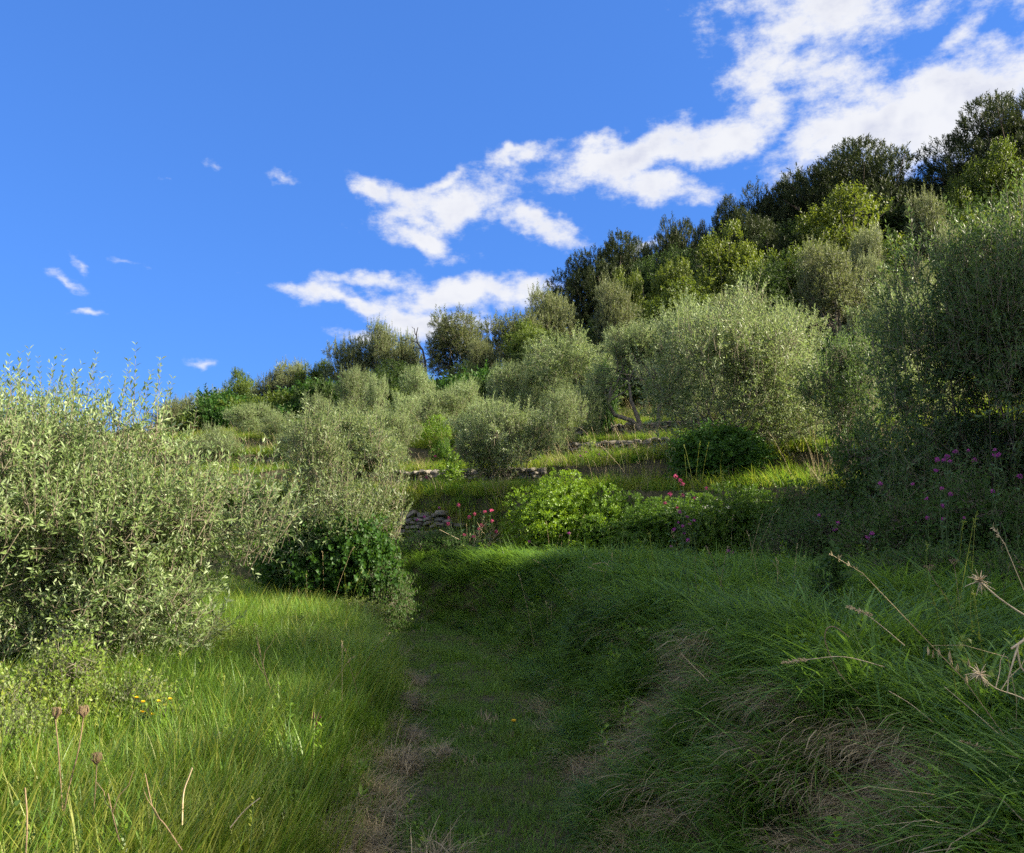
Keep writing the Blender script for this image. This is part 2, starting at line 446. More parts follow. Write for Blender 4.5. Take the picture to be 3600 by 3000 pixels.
def limbs(rng, g, lobes, r0, base_r=.15, n_main=6, k=6, m=0, trunk_top=None):
    """stems from the foot into the lobes"""
    idx = rng.permutation(len(lobes))
    for q, i in enumerate(idx):
        c = lobes[i, :3]
        if trunk_top is None:
            a = rng.uniform(0, TAU); s = np.array([base_r * math.cos(a), base_r * math.sin(a), -.1])
            s = s + np.array([c[0], c[1], 0]) * .12
        else:
            s = np.array(trunk_top) * rng.uniform(.75, 1.0)
            s[:2] = np.array(trunk_top)[:2]
        e = c + (c - np.array([0, 0, c[2]])) * .3 + np.array([0, 0, lobes[i, 5] * .35])
        pts = wander(rng, s, e, 7, .05)
        rr = r0 * rng.uniform(.5, 1.0) * (.9 if q < n_main else .5)
        tube(g, pts, rr, rr * .15, k, m)
        for _ in range(2):
            j = rng.integers(2, 6)
            dv = norm(rng.normal(size=3) + np.array([0, 0, .6])) * lobes[i, 3] * 1.1
            tube(g, wander(rng, pts[j], pts[j] + dv, 4, .08), rr * .35, rr * .08, 4, m)

# ------------------------------------------------------------------ terrain
PATH = np.array([(.15, -14), (-.05, 0), (-.15, 3.8), (-.2, 6.5), (-.55, 9), (-1.25, 11.2), (-2.4, 13.0), (-4.4, 14.4), (-9, 15.7), (-40, 21)], float)
WALL1 = np.array([(-80, 30), (-25, 20.5), (-8, 17.6), (-4.5, 16.9), (-2.2, 15.8), (.5, 14.0), (3.3, 12.0), (6, 9.7), (8.6, 6.6), (11, 1.5), (13, -6), (16, -40)], float)

def sdist(poly, x, y):
    """signed distance, positive on the left of the polyline's direction"""
    best = np.full(x.shape, 1e9); sg = np.ones(x.shape)
    for (ax, ay), (bx, by) in zip(poly[:-1], poly[1:]):
        dx, dy = bx - ax, by - ay
        t = np.clip(((x - ax) * dx + (y - ay) * dy) / (dx * dx + dy * dy), 0, 1)
        d = np.hypot(x - ax - t * dx, y - ay - t * dy)
        c = dx * (y - ay) - dy * (x - ax)
        m = d < best
        best = np.where(m, d, best); sg = np.where(m, np.sign(c), sg)
    return best * sg

def sstep(a, b, v):
    t = np.clip((v - a) / (b - a), 0, 1)
    return t * t * (3 - 2 * t)

def wob(x, y, f, s=0.0):
    return (np.sin(x * f + 1.3 + s) * np.cos(y * f * .87 + .4 + s * 2) + .6 * np.sin(x * f * 2.13 + y * f * 1.7 + 2.1 * s + .7)
            + .4 * np.cos(x * f * 3.7 - y * f * 4.1 + s)) / 2

TS = [-.45, 0, .30, 2.6, 2.85, 5.2, 5.5, 8.2, 8.5, 11.6, 11.9, 15.5, 15.9]
TZ = [.80, .86, 1.95, 2.10, 2.58, 2.70, 3.28, 3.40, 4.02, 4.15, 4.72, 5.0, 5.7]
def H(x, y):
    x = np.asarray(x, float); y = np.asarray(y, float)
    d = -sdist(PATH, x, y)
    s = sdist(WALL1, x, y)
    s = s + .28 * wob(x, y, .45) * sstep(.5, 4, s)
    low = .84 * sstep(.50, 1.6, d) + .03 * np.clip(d - 2.5, 0, 5) + .28 * sstep(.5, 1.15, -d) - .09 * np.clip(-d - 3.5, 0, 60)
    low = low + .035 * wob(x, y, 2.3) * sstep(.5, 1.2, np.abs(d)) + .012 * wob(x, y, 3.1)
    low = low + .09 * wob(x, y, 1.4, 2.0) * sstep(1.0, 2.0, d)
    low = low + .008 * np.clip(y - 8, 0, 12)
    up = np.interp(s, TS, TZ)
    g = np.clip(.150 + .0065 * x, .0, .42)
    far = np.clip(s - 15.9, 0, 36)
    fall = np.clip(s - 52, 0, 400)
    up = up - .10 * np.clip(-x - 6, 0, 26) * sstep(4, 20, s)
    up = up + far * g - fall * .13 - np.clip(fall - 60, 0, 400) * .05
    up = up + (.05 * wob(x, y, 1.7) + .12 * wob(x, y, .5, 1.0) * sstep(.3, 3, s)) * sstep(.0, .6, s)
    k = sstep(-.5, -.1, s)
    return low * (1 - k) + up * k

def Hs(x, y): return float(H(np.array([x]), np.array([y]))[0])

def axis(lo, hi, step, far_lo, far_hi, n):
    mid = np.arange(lo, hi + 1e-6, step)
    a = lo - np.geomspace(step, lo - far_lo, n)[::-1]
    b = hi + np.geomspace(step, far_hi - hi, n)
    return np.concatenate([a, mid, b])
xs = axis(-9, 11, .14, -420, 420, 42)
ys = axis(1, 27, .14, -60, 600, 46)
gx, gy = np.meshgrid(xs, ys)
gz = H(gx, gy)
nx, ny = len(xs), len(ys)
ii = (np.arange(ny - 1)[:, None] * nx + np.arange(nx - 1)[None]).ravel()
gt = np.concatenate([np.stack([ii, ii + 1, ii + nx + 1], -1), np.stack([ii, ii + nx + 1, ii + nx], -1)])
ground = link_mesh('ground', make_mesh('ground', np.stack([gx, gy, gz], -1), gt, 'soil', smooth=True))
tag(ground, 'terraced grassy hillside rising beyond the path', 'ground', kind='structure')

# the mown path, a sheet just above the ground
pc = []
for a, b in zip(PATH[:-2], PATH[1:-1]):
    n = max(int(np.hypot(*(b - a)) / .14), 1)
    pc += [a + (b - a) * k / n for k in range(n)]
pc = np.array(pc); pt = norm(np.gradient(pc, axis=0)); pn = np.stack([pt[:, 1], -pt[:, 0]], -1)
off = np.linspace(-.6, .6, 11)
pp = pc[:, None] + pn[:, None] * (off[None, :, None] * (1 + .08 * np.sin(np.arange(len(pc)) * .35))[:, None, None])
pz = H(pp[..., 0], pp[..., 1]) + .014
i = (np.arange(len(pc) - 1)[:, None] * 11 + np.arange(10)[None]).ravel()
ptri = np.concatenate([np.stack([i, i + 1, i + 12], -1), np.stack([i, i + 12, i + 11], -1)])
tag(link_mesh('path', make_mesh('path', np.concatenate([pp, pz[..., None]], -1), ptri, 'path', smooth=True)),
    'mown grass track curving left below the bank', 'path', kind='structure')

# ------------------------------------------------------------------ tree prototypes
PROTO = {}     # kind -> list of (width, height, {part: mesh})

def finish(g_leaf, name, mat):
    v, t, r = g_leaf
    return make_mesh(name, v, t, mat, rnd=r)

def measure(v):
    """true width and height of a crown, stray shoots left out"""
    return 2 * float(np.percentile(np.abs(v[:, :2]), 98.5)), float(np.percentile(v[:, 2], 99.6))

def cat3(*parts):
    v, t, r, n = [], [], [], 0
    for a, b, c in parts:
        v.append(a); t.append(b + n); r.append(c); n += len(a)
    return np.concatenate(v), np.concatenate(t), np.concatenate(r)

def olive(seed, w, h, n, L=.066, W=.021, z0=.15, nl=14, mat='olive', tl=(.16, .34), pairs=6, shoots=.12, size=.4, twigs=True, trunk=None, limb_r=.03, inner=.4, extra=None):
    rng = np.random.default_rng(seed)
    lobes = lobes_for(rng, w, h - z0, z0, nl, size)
    if extra is not None: lobes = np.concatenate([lobes, np.array(extra, float)])
    g = Geo()
    if trunk:
        tt = (rng.normal() * .1, rng.normal() * .1, trunk)
        tube(g, wander(rng, (0, 0, -.2), tt, 6, .05), limb_r * 3.2, limb_r * 2, 8)
        limbs(rng, g, lobes, limb_r * 1.5, trunk_top=tt)
    else:
        limbs(rng, g, lobes, limb_r, .12 * w / 2)
    wd = g if twigs else None
    a = twig_cloud(rng, lobes, int(n * (1 - shoots)), tl, pairs, L, W, up=.45, out=.45, jit=.75, wood=wd, wood_m=1, inner=inner)
    hi = lobes[lobes[:, 2] > z0 + (h - z0) * .45]
    b = twig_cloud(rng, hi, int(n * shoots), (tl[1] * .9, tl[1] * 1.7), int(pairs * 1.6), L, W, up=1.5, out=.45, jit=.25, wood=wd, wood_r=.005, wood_m=1, inner=.8)
    v, t, r = cat3(a, b)
    w, h = measure(a[0])
    return (w, h, {'trunk': g.mesh('olive_wood', ['bark', 'twig'], True), 'crown': finish((v, t, r), 'olive_crown', mat)})

def generic(seed, w, h, n, L, W, mat, z0=.3, nl=14, tl=(.2, .4), pairs=5, up=.4, out=.8, jit=.6, angle=.9, size=.4, trunk=None, limb_r=.03, bark='bark', inner=.4, bend=0.0, bias=0.0, woodtwig=False):
    rng = np.random.default_rng(seed)
    lobes = lobes_for(rng, w, h - z0, z0, nl, size, bias)
    g = Geo()
    if trunk:
        tt = (rng.normal() * .12, rng.normal() * .12, trunk)
        tube(g, wander(rng, (0, 0, -.3), tt, 6, .04), limb_r * 3, limb_r * 2, 8)
        limbs(rng, g, lobes, limb_r * 1.4, trunk_top=tt)
    else:
        limbs(rng, g, lobes, limb_r, .15 * w)
    v, t, r = twig_cloud(rng, lobes, n, tl, pairs, L, W, up=up, out=out, jit=jit, angle=angle, inner=inner, bend=bend, wood=g if woodtwig else None, wood_m=0)
    w, h = measure(v)
    return (w, h, {'trunk': g.mesh('tree_wood', [bark], True), 'crown': finish((v, t, r), 'tree_crown', mat)})

PROTO['olive_mid'] = [olive(11, 3.0, 3.0, 1800, .085, .026, nl=14), olive(12, 2.6, 3.6, 1800, .085, .026, nl=13), olive(13, 3.4, 2.6, 1800, .085, .026, nl=16)]
PROTO['olive_old'] = [olive(21, 3.8, 4.2, 2000, .11, .035, z0=1.1, nl=17, mat='olive_far', trunk=1.3, limb_r=.055, size=.36, tl=(.2, .38), twigs=True),
                      olive(22, 3.2, 4.6, 2000, .11, .035, z0=1.0, nl=15, mat='olive_far', trunk=1.2, limb_r=.055, size=.36, tl=(.2, .38)),
                      olive(23, 4.6, 4.0, 2000, .11, .035, z0=.9, nl=20, mat='olive_far', trunk=1.0, limb_r=.055, size=.34, tl=(.2, .38))]
PROTO['oak'] = [generic(31, 4.5, 5.5, 2300, .13, .085, 'oak', z0=1.0, nl=22, trunk=1.6, limb_r=.06, size=.33, tl=(.3, .55), inner=.5),
                generic(32, 5.5, 5.0, 2400, .13, .085, 'oak', z0=.8, nl=24, trunk=1.4, limb_r=.06, size=.32, tl=(.3, .55), inner=.5)]
PROTO['oak_bright'] = [generic(33, 4.5, 6.0, 2300, .14, .09, 'oak_bright', z0=1.2, nl=24, trunk=2.0, limb_r=.06, size=.30, tl=(.3, .6), inner=.5),
                       generic(34, 5.5, 5.0, 2300, .14, .09, 'oak_bright', z0=1.0, nl=24, trunk=1.6, limb_r=.06, size=.30, tl=(.3, .6), inner=.5)]
PROTO['holm'] = [generic(35, 4.0, 4.0, 2600, .09, .05, 'holm', z0=.1, nl=16, limb_r=.05, tl=(.2, .4), inner=.5),
                 generic(36, 3.4, 4.6, 2500, .09, .05, 'holm', z0=.1, nl=15, limb_r=.05, tl=(.2, .4), inner=.5)]
def pine(seed, w, h, z0, n, nl, size=.3, trunk=None):
    return generic(seed, w, h, n, .18, .05, 'pine', z0=z0, nl=nl, tl=(.25, .5), pairs=6, up=.9, out=.6, jit=.4, angle=.65, size=size, trunk=trunk or z0 * 1.2, limb_r=.1, bark='pinebark', inner=.6, bias=.4)
PROTO['pine'] = [pine(41, 6.0, 9.0, .8, 6000, 30, .42), pine(42, 5.0, 10.0, .8, 5600, 30, .42), pine(43, 8.5, 9.0, 1.0, 8000, 40, .38), pine(44, 7.0, 7.5, 2.4, 5500, 28, .42)]
PROTO['shrub'] = [generic(51, 1.5, 1.3, 2600, .055, .024, 'shrub', z0=.0, nl=18, tl=(.10, .2), pairs=6, up=.3, out=.9, jit=.4, angle=.95, size=.56, limb_r=.012, inner=.6, bend=-.35),
                  generic(52, 1.9, 1.1, 2800, .055, .024, 'shrub', z0=.0, nl=20, tl=(.10, .2), pairs=6, up=.3, out=.9, jit=.4, angle=.95, size=.56, limb_r=.012, inner=.6, bend=-.35)]
def recolour(p, mat):
    me = p[2]['crown'].copy(); me.materials[0] = M[mat]
    return (p[0], p[1], {'trunk': p[2]['trunk'], 'crown': me})
PROTO['shrub_dark'] = [recolour(p, 'shrub_dark') for p in PROTO['shrub']]
PROTO['ivy'] = [generic(55, 1.6, 1.4, 2600, .06, .05, 'ivy', z0=.0, nl=14, tl=(.12, .25), pairs=4, up=-.2, out=1.0, jit=.5, size=.56, limb_r=.012, inner=.6)]
PROTO['bramble'] = [generic(61, 1.6, .8, 1500, .05, .036, 'bramble', z0=-.1, nl=14, tl=(.15, .35), pairs=4, up=.35, out=.7, jit=.6, size=.52, limb_r=.008, inner=.4, woodtwig=True),
                    generic(62, 1.9, 1.0, 1700, .05, .036, 'bramble', z0=-.1, nl=16, tl=(.15, .35), pairs=4, up=.35, out=.7, jit=.6, size=.52, limb_r=.008, inner=.4, woodtwig=True)]
PROTO['bramble_shaded'] = [generic(63, 1.8, 1.2, 2300, .055, .038, 'bramble_shaded', z0=-.1, nl=16, tl=(.15, .4), pairs=4, up=.3, out=.7, jit=.6, size=.52, limb_r=.008, inner=.45, woodtwig=True),
                         generic(64, 2.0, 1.0, 2300, .055, .038, 'bramble_shaded', z0=-.1, nl=16, tl=(.15, .4), pairs=4, up=.3, out=.7, jit=.6, size=.52, limb_r=.008, inner=.45, woodtwig=True)]

prng = random.Random(5)
def put(proto, name, loc, scale, rz, label, cat, group=None, parts=None):
    root = empty(name, loc, rz, scale)
    for part, me in proto[2].items():
        link_mesh((parts or {}).get(part, part), me, root)
    tag(root, label, cat, group)
    return root

NAMES = {'olive_mid': 'olive_tree', 'olive_old': 'olive_tree', 'oak': 'oak_tree', 'oak_bright': 'oak_tree', 'holm': 'evergreen_tree', 'pine': 'pine_tree',
         'shrub': 'leafy_shrub', 'shrub_dark': 'leafy_shrub', 'ivy': 'ivy_bush', 'bramble': 'bramble_bush', 'bramble_shaded': 'bramble_bush'}
CATS = {'olive_mid': 'olive tree', 'olive_old': 'olive tree', 'oak': 'oak tree', 'oak_bright': 'oak tree', 'holm': 'evergreen tree', 'pine': 'pine tree',
        'shrub': 'shrub', 'shrub_dark': 'shrub', 'ivy': 'ivy', 'bramble': 'bramble', 'bramble_shaded': 'bramble'}
def plant(kind, px, pytop, wpx, Y, label, group=None, var=None, sink=.05, fat=1.12, rz=None):
    """stand a plant at depth Y so that its top and width come out as the photo has them"""
    X, _, Z = pix(px, pytop, Y)
    gz = Hs(X, Y)
    hgt = max(Z - gz, .3); wid = wpx / F * Y * fat
    lst = PROTO[kind]
    p = lst[var] if var is not None else min(lst, key=lambda q: abs(math.log((q[1] / q[0]) / (hgt / wid))) + prng.random() * .25)
    sx = wid / p[0]; sz = hgt / p[1]
    woods = {'shrub': 'stems', 'shrub_dark': 'stems', 'ivy': 'stems', 'bramble': 'stems', 'bramble_shaded': 'stems'}
    parts = {'trunk': woods[kind], 'crown': 'foliage'} if kind in woods else None
    return put(p, NAMES[kind], (X, Y, gz - sink), (sx, sx, sz), prng.uniform(0, TAU) if rz is None else rz, label, CATS[kind], group, parts)

# ------------------------------------------------------------------ the near olive trees, each with its own crown
def own_olive(px, pytop, wpx, Y, label, seed, n, zpy=None, depth=1.0, **kw):
    X, _, Z = pix(px, pytop, Y)
    gz = Hs(X, Y)
    h = Z - gz; wd = wpx / F * Y
    p = olive(seed, wd, h, n, **kw)
    sx = wd / p[0]
    return put(p, 'olive_tree', (X, Y, gz - .04), (sx, sx * depth, h / p[1]), 0, label, 'olive tree', 'olive trees on the terraces')

own_olive(250, 1350, 1160, 6.9, 'large bushy olive with tall feathery shoots filling the left edge, beside the tall grass', 101, 5700, L=.062, W=.0185, nl=26, size=.36, shoots=.09, z0=.1, limb_r=.02, extra=[(x, -.5 + .25 * abs(x), .45, .5, .5, .42) for x in (-1.3, -.7, -.1, .5, 1.0)])
own_olive(1195, 1450, 410, 11.8, 'bushy olive at the bend of the path with brambles round its foot', 102, 2100, L=.066, W=.021, nl=18, size=.38, z0=.0, limb_r=.02, extra=[(-.45, -.45, .7, .35, .3, .4), (.2, -.5, .9, .35, .3, .4), (.55, -.35, .5, .3, .3, .4)])
own_olive(2590, 1040, 620, 15.0, 'broad pale rounded olive on the lit terrace, dark ivy at its base', 103, 3800, L=.07, W=.021, nl=26, size=.35, z0=.05, limb_r=.028, extra=[(x, -.5 + .2 * abs(x), .55, .55, .5, .5) for x in (-1.1, -.5, .2, .8, 1.2)])
own_olive(1790, 1420, 330, 17.0, 'small egg-shaped olive right behind the bright green leafy shrub', 104, 1700, L=.07, W=.021, nl=15, size=.36, z0=.1, limb_r=.018)
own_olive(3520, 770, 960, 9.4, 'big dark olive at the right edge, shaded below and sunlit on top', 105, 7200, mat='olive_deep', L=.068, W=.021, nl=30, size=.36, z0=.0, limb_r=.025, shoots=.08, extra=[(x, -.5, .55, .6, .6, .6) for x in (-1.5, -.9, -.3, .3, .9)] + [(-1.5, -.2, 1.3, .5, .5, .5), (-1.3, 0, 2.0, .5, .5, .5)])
own_olive(1240, 1455, 330, 17.5, 'wide olive rising just behind the olive at the path bend', 106, 2000, L=.072, W=.022, nl=16, size=.36, z0=.2)
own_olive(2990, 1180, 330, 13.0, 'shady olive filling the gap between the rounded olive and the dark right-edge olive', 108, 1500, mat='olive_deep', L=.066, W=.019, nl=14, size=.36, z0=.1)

G1, G2, G3 = 'olive trees on the terraces', 'trees along the wooded ridge', 'pine trees on the ridge'
for a in [
    # middle olives
    ('olive_mid', 876, 1414, 125, 28, 'small pale olive farthest left of the row below the dark thicket', G1),
    ('olive_mid', 986, 1448, 125, 26, 'low rounded olive above the dark stone wall left of the path-bend olive', G1),
    ('olive_mid', 1126, 1386, 90, 27, 'narrow column-shaped olive peeking over the wide olive behind the path bend', G1),
    ('olive_mid', 1243, 1295, 100, 31, 'tall narrow pale olive standing against the dark thicket, left of a slim twiggy one', G1),
    ('olive_mid', 1320, 1319, 70, 29, 'slim twiggy olive beside the tall narrow pale one', G1),
    ('olive_mid', 1474, 1290, 95, 30, 'upright oval olive alone in front of the dark hollow', G1),
    ('olive_mid', 1410, 1381, 100, 25, 'short olive with open base left of the bright green mound', G1),
    ('olive_mid', 1530, 1371, 150, 27, 'spreading silvery olive directly above the bright green mound', G1),
    ('olive_mid', 1680, 1400, 210, 22, 'silvery olive behind the small egg-shaped olive, leaning over the terrace', G1),
    ('olive_mid', 1800, 1265, 150, 25, 'olive with brownish top rising above the small egg-shaped olive', G1),
    ('olive_mid', 2020, 1180, 260, 24, 'big spreading olive left of the fork-trunked olive', G1),
    ('olive_mid', 1970, 1370, 130, 20, 'little olive on a thin bare stem above the lit terrace grass', G1),
    ('olive_mid', 2075, 1350, 100, 21, 'small thin olive at the foot of the big spreading olive', G1),
    ('olive_mid', 2740, 1090, 220, 20, 'olive just showing behind the upper right of the rounded olive', G1),
    ('olive_mid', 2440, 1060, 200, 21, 'olive just showing behind the upper left of the rounded olive', G1),
    ('olive_mid', 3130, 1010, 260, 17, 'sunlit olive top behind the left shoulder of the dark right-edge olive', G1),
    ('olive_mid', 770, 1490, 150, 23, 'small olive peeping over the large left olive, on the lower left terrace', G1),
    ('olive_mid', 1060, 1490, 150, 22, 'rounded olive left behind the path-bend olive', G1),
    ('olive_mid', 1380, 1440, 150, 20, 'rounded olive right behind the path-bend olive', G1),
    ('olive_mid', 1620, 1340, 150, 28, 'silvery olive high above the small egg-shaped olive, left of the brown-topped one', G1),
    ('olive_mid', 1905, 1290, 130, 28, 'rounded olive tucked left of the big spreading olive', G1),
    ('olive_mid', 2350, 1200, 170, 25, 'olive between the fork-trunked olive and the rounded pale olive', G1),
    # skyline olives on the left
    ('olive_old', 620, 1400, 170, 55, 'last low grey olive at the left end of the ridge', G2),
    ('olive_old', 745, 1370, 150, 52, 'low grey olive second from the left end of the ridge', G2),
    ('oak', 850, 1295, 95, 50, 'dark green rounded tree breaking the left part of the skyline', G2),
    ('olive_old', 935, 1312, 130, 48, 'brownish olive right of the dark rounded tree on the left skyline', G2),
    ('olive_old', 1035, 1270, 130, 48, 'wispy olive on the skyline left of the leafy green tree', G2),
    ('oak', 1110, 1262, 110, 47, 'fresh green leafy tree among grey olives on the left skyline', G2),
    ('olive_old', 1225, 1190, 150, 46, 'grey olive with bare twigs on top, left of the tall skyline olive', G2),
    ('olive_old', 1350, 1145, 120, 46, 'tall pointed olive on the skyline left of the dead branch', G2),
    ('olive_old', 1430, 1185, 110, 47, 'thin olive under the bare dead branch on the skyline', G2),
    ('olive_old', 1600, 1118, 220, 45, 'large spreading olive on the skyline right of the dead branch', G2),
    ('olive_old', 1700, 1200, 110, 38, 'ivy-clad olive in front of the large spreading skyline olive', G2),
    ('olive_old', 1790, 1105, 200, 42, 'olive on the skyline below the lowest cloud', G2),
    ('olive_old', 1950, 1025, 160, 45, 'tall grey olive on the skyline left below the umbrella pine', G2),
    ('oak', 1860, 1120, 150, 38, 'yellow-green leafy tree with dark hollow beneath, left of the umbrella pine', G2),
    ('holm', 1635, 1270, 110, 36, 'dark rounded evergreen bush in the hollow of the left thicket', G2),
    ('holm', 1130, 1345, 230, 40, 'dark evergreen thicket tree behind the column-shaped olives', G2),
    ('holm', 1390, 1270, 220, 40, 'dark evergreen thicket tree behind the upright oval olive', G2),
    ('holm', 900, 1400, 220, 42, 'dark evergreen thicket tree behind the farthest left pale olive', G2),
    ('holm', 1950, 1180, 260, 36, 'dark evergreen under the yellow-green leafy tree', G2),
    ('holm', 2190, 1060, 240, 38, 'dark evergreen in the hollow below the umbrella pine', G2),
    # right hillside
    ('pine', 2095, 842, 245, 50, 'umbrella-shaped pine, leftmost of the ridge pines', G3),
    ('pine', 2265, 850, 110, 53, 'slim dark pine between the umbrella pine and the pointed pine', G3),
    ('pine', 2378, 778, 140, 50, 'pointed rounded pine standing clear left of the bright oak', G3),
    ('pine', 2465, 795, 70, 54, 'thin dark pine squeezed right of the pointed rounded pine', G3),
    ('pine', 2560, 720, 150, 52, 'dark pine directly behind the bright yellow-green oak', G3),
    ('pine', 2700, 655, 170, 52, 'tall dark pine left of the great domed pine', G3),
    ('pine', 2790, 622, 80, 54, 'small spire of a pine at the left foot of the great domed pine', G3),
    ('pine', 2985, 530, 380, 52, 'great domed pine, the broadest tree on the ridge', G3),
    ('pine', 3235, 620, 170, 54, 'low ragged pine right of the great domed pine', G3),
    ('pine', 3530, 352, 340, 50, 'towering dark pine at the top right against the cloud', G3),
    ('pine', 2640, 760, 200, 46, 'shadowy pine lower on the slope behind the bright oak', G3),
    ('holm', 2590, 860, 330, 47, 'dark evergreen mass between the ridge pines and the bright oak', G2),
    ('holm', 2830, 760, 360, 48, 'dark evergreen mass left under the great domed pine', G2),
    ('holm', 3150, 740, 380, 48, 'dark evergreen mass right under the great domed pine', G2),
    ('holm', 2330, 900, 300, 46, 'dark evergreen mass under the pointed rounded pine', G2),
    ('holm', 3480, 640, 380, 49, 'dark evergreen mass under the towering pine', G2),
    ('pine', 2170, 880, 160, 55, 'dark pine right behind the umbrella pine', G3),
    ('pine', 2880, 610, 180, 55, 'dark pine behind the left shoulder of the great domed pine', G3),
    ('pine', 3120, 585, 200, 55, 'dark pine behind the right shoulder of the great domed pine', G3),
    ('pine', 3390, 560, 180, 54, 'dark pine at the left foot of the towering top-right pine', G3),
    ('oak_bright', 2570, 808, 235, 40, 'bright yellow-green young oak in the middle of the slope', G2),
    ('oak_bright', 2955, 690, 320, 44, 'broad yellow-green oak under the great domed pine', G2),
    ('oak_bright', 2355, 915, 150, 38, 'upright yellow-green oak below the pointed rounded pine', G2),
    ('oak_bright', 2205, 945, 120, 40, 'small fresh green oak under the right side of the umbrella pine', G2),
    ('oak', 3500, 527, 190, 46, 'golden-green oak in front of the towering top-right pine', G2),
    ('oak', 3370, 615, 160, 46, 'thin golden-green oak left of the towering top-right pine', G2),
    ('oak_bright', 3460, 735, 240, 26, 'bright leafy oak showing over the top of the dark right-edge olive', G2),
    ('oak', 2430, 1010, 240, 32, 'dense green oak behind the fork-trunked olive', G2),
    ('oak', 2780, 850, 240, 38, 'dim green oak lower left of the broad yellow-green oak', G2),
    ('holm', 2700, 930, 300, 36, 'dark evergreen in the shadowy hollow right of the bright oak', G2),
    ('holm', 3080, 860, 300, 38, 'dark evergreen behind the slender-trunked olive', G2),
    ('holm', 3420, 700, 320, 40, 'dark evergreen on the slope below the golden-green oaks', G2),
    ('olive_old', 2920, 867, 205, 30, 'slender-trunked sunlit olive high on the slope', G1),
    ('olive_old', 3057, 907, 95, 31, 'narrow olive right beside the slender-trunked sunlit olive', G1),
    ('olive_old', 3050, 800, 130, 36, 'grey olive between the broad oak and the slender-trunked olive', G1),
    ('olive_old', 3250, 700, 150, 40, 'grey shaded olive below the low ragged pine', G1),
    ('olive_old', 3375, 800, 120, 30, 'yellowish olive left of the bright leafy oak above the right-edge olive', G1),
    ('olive_old', 3185, 945, 150, 24, 'pale olive crown just left of the dark right-edge olive top', G1),
    ('olive_old', 2170, 1000, 150, 36, 'pale grey olive in front of the small fresh green oak', G1),
    ('olive_old', 2600, 1020, 180, 27, 'dull olive glimpsed over the rounded olive', G1),
]:
    kind, px, pt_, wp, Y, lab, grp = a
    plant(kind, px, pt_, wp, Y, lab, grp, fat=1.45 if kind == 'pine' else 1.2 if Y > 33 else 1.25)

# olive with an open crown on a forked trunk
def forked_olive():
    X, Y, _ = pix(2255, 1440, 21.0)
    gz = Hs(X, Y)
    rng = np.random.default_rng(77)
    top = pix(2230, 1130, Y)[2] - gz
    g = Geo()
    tube(g, [(0, 0, -.2), (-.02, 0, .18), (.03, 0, .38)], .13, .10, 8)
    arms = [[(.02, 0, .3), (-.25, 0, .62), (-.7, .05, .78), (-.86, 0, 1.1), (-.75, .1, 1.6)],
            [(.02, 0, .3), (-.1, .1, .75), (-.25, .1, 1.15), (-.3, .1, 1.7)],
            [(.25, 0, .05), (.42, 0, .5), (.46, .05, .95), (.6, .1, 1.4), (.7, .1, 1.8)]]
    for p in arms: tube(g, p, .075, .03, 7)
    lob = []
    for c in [(-.75, .1, 1.55), (-.3, .1, 1.75), (.3, .0, 1.8), (.7, .1, 1.7), (0, -.1, 2.05), (-.55, 0, 2.0), (.5, .2, 2.1), (-.95, .2, 1.25), (.9, .1, 1.35)]:
        k = top / 2.45
        lob.append((c[0], c[1], c[2] * k, .36, .36, .33))
        for _ in range(3):
            s = np.array(arms[rng.integers(3)][3]); e = np.array([c[0], c[1], c[2] * k]) + rng.normal(size=3) * .2
            tube(g, wander(rng, s, e, 5, .08), .022, .006, 4)
    v, t, r = twig_cloud(rng, np.array(lob), 1500, (.2, .4), 8, .066, .016, up=.6, out=.7, jit=.5, inner=.3, wood=g, wood_m=1)
    put((1, 1, {'trunk': g.mesh('forked_wood', ['bark', 'twig'], True), 'crown': finish((v, t, r), 'forked_crown', 'olive')}), 'olive_tree', (X, Y, gz), (1, 1, 1), 0,
        'open olive on a bare forked trunk above the old stone wall', 'olive tree', G1)
forked_olive()

# trees beyond the right edge of the view, whose shade lies over the bank and the path
for (X, Y, w_, h_, lab) in [(9.4, 8.4, 3.6, 4.4, 'tall olive just beyond the right edge, beside the dark one'), (10.4, 5.7, 4.4, 6.3, 'olive beyond the right edge, level with the star-burst stalk'),
                            (11.6, 3.2, 4.0, 6.0, 'olive on the upper terrace, right beside the viewer'), (12.4, .4, 4.4, 6.1, 'olive on the upper terrace, just behind the viewer on the right'),
                            (12.6, 8.4, 5.0, 6.0, 'tall oak beyond the right edge on the second terrace')]:
    k = 'oak' if 'oak' in lab else 'olive_mid'
    p = PROTO[k][1]
    put(p, NAMES[k], (X, Y, Hs(X, Y) - .1), (w_ / p[0], w_ / p[0], h_ / p[1]), prng.uniform(0, TAU), lab, CATS[k], G1)

